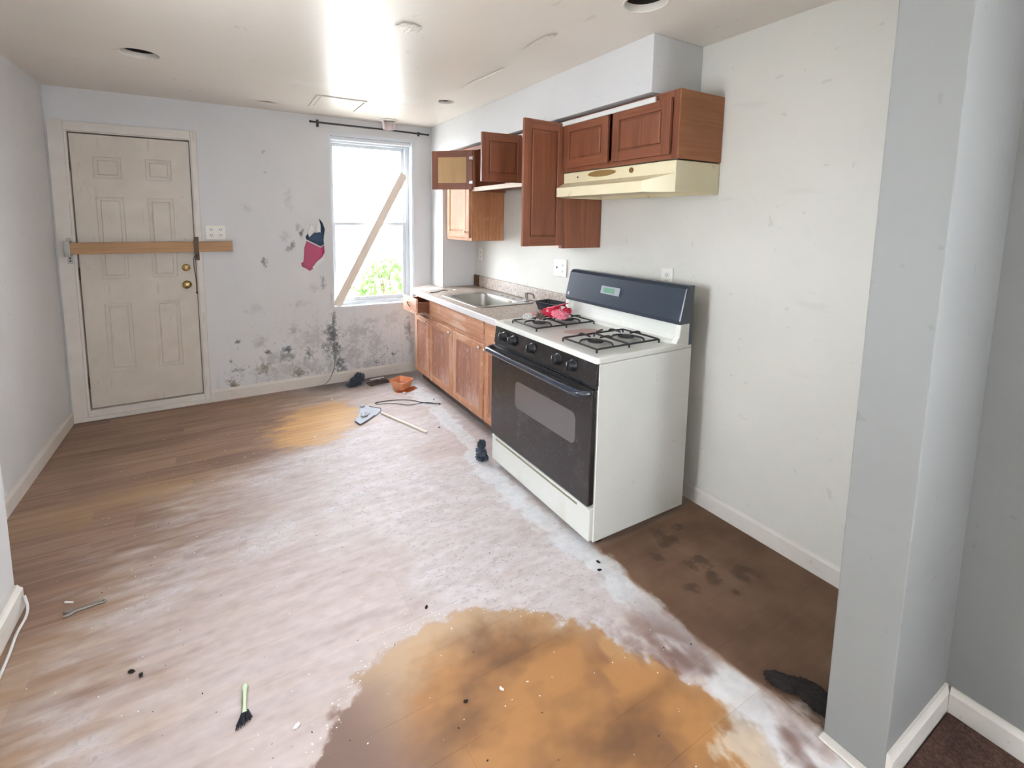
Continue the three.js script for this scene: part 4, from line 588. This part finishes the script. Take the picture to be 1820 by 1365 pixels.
{ // individual larger scraps
  const bits = [[0.02, 'white', 1.78, 0.42], [0.018, 'white', 1.53, 1.08], [0.012, 'white', 1.75, 3.22], [0.012, 'dark', 1.63, 3.2], [0.012, 'dark', 1.66, 2.8], [0.014, 'dark', 2.43, 2.94], [0.014, 'dark', 2.40, 2.98], [0.012, 'dark', 2.36, 1.34], [0.014, 'dark', 0.72, 2.6], [0.016, 'dark', 0.69, 2.57], [0.015, 'white', 1.15, 3.02], [0.014, 'dark', 2.54, 0.82]];
  const lab = ['white paper scrap near the door-side floor', 'white paper scrap in the golden floor stain', 'white flake inside the orange floor stain', 'dark crumb inside the orange floor stain', 'dark crumb just above the orange stain', 'dark splinter beside the range corner', 'second dark splinter further from the range corner', 'dark crumb before the sink cabinet', 'dark brown scrap on the left dusty floor', 'smaller dark scrap left of the brush', 'white paint blob near the bottom edge', 'dark chip beside the wire end'];
  bits.forEach(([r, c, x, z], i) => single('floor_scrap', lab[i], 'scrap', lump(r, r * 0.3, r * 0.6, 0.7, i * 5.3, 4), c === 'white' ? mTrimWhite : mDark, 'scraps on the floor', [x, 0.0, z], i));
  // uncountable flakes
  const flakes = (name, label, n, m, place, s0, s1) => { const g = lump(1, 0.35, 0.7, 0.6, 2, 1), o = new THREE.InstancedMesh(g, m, n), M = new THREE.Matrix4(), q = new THREE.Quaternion(); for (let i = 0; i < n; i++) { const [x, z] = place(), s = rr(s0, s1) * rr(0.5, 1); M.compose(V(x, -0.0005, z), q.setFromAxisAngle(V(0, 1, 0), rr(0, 6)), V(s, s, s)); o.setMatrixAt(i, M); } o.name = name; o.userData.kind = 'stuff'; scene.add(o); tag(o, label, 'debris'); };
  flakes('plaster_flakes', 'tiny white plaster flakes strewn over the floor', 520, mTrimWhite, () => rnd() < 0.25 ? (() => { const a = rr(0, 1), i = Math.floor(a * 7), p = STAIN1[i], r2 = STAIN1[i + 1], t = rnd(); return [mix(p[0], r2[0], t) + rr(-0.04, 0.02), mix(p[1], r2[1], t) + rr(-0.04, 0.02)]; })() : [rr(0.35, 2.42), rr(0.6, 3.7)], 0.0025, 0.006);
  flakes('dirt_crumbs', 'tiny dark dirt crumbs strewn over the floor', 260, mDark, () => [rr(0.3, 2.5), rr(0.25, 3.6)], 0.002, 0.0055);
}
// ------------------------------------------------------------------ outdoors
struct('ground', 'pale concrete yard outside the window', 'ground', raw(-14, -0.45, -16, 18, -0.3, 20), mat({ color: 0xa8a49c, roughness: 0.9 }));
{
  const o = thing('garden_shrub', 'sunlit green shrub outside the lower window pane', 'shrub', [2.92, -0.3, -1.35]);
  const stems = []; for (let i = 0; i < 14; i++) { const a = rr(0, 6.28), r = rr(0.15, 0.5); stems.push(tube([[0, 0, 0], [Math.cos(a) * r * 0.4, 0.5, Math.sin(a) * r * 0.4], [Math.cos(a) * r, rr(0.9, 1.3), Math.sin(a) * r]], 0.008, 10, 5)); } mesh('stems', stems, mat({ color: 0x5a5038, roughness: 0.9 }), o);
  const s = shapeOf([[0, 0], [0.018, 0.025], [0.016, 0.055], [0, 0.085], [-0.016, 0.055], [-0.018, 0.025]]), g = norm(new THREE.ShapeGeometry(s)), n = 1100, im = new THREE.InstancedMesh(g, phys({ color: 0x587c3c, roughness: 0.8, transmission: 0.35, thickness: 0, side: THREE.DoubleSide }), n), M = new THREE.Matrix4(), q = new THREE.Quaternion();
  for (let i = 0; i < n; i++) { const a = rr(0, 6.28), ph = Math.acos(rr(-0.4, 1)), r = 0.5 * Math.cbrt(rr(0.3, 1)); q.setFromEuler(new THREE.Euler(rr(-1.2, 1.2), rr(0, 6.28), rr(-1.2, 1.2))); M.compose(V(Math.cos(a) * Math.sin(ph) * r, 0.78 + Math.cos(ph) * r * 1.1, Math.sin(a) * Math.sin(ph) * r), q, V(1, 1, 1).multiplyScalar(rr(0.7, 1.3))); im.setMatrixAt(i, M); }
  im.name = 'foliage'; im.userData.kind = 'stuff'; o.add(im);
}
scene.traverse((o) => { if (o.isMesh) { o.castShadow = true; o.receiveShadow = true; } if (o.isLight) o.castShadow = true; });
renderer.render(scene, camera);
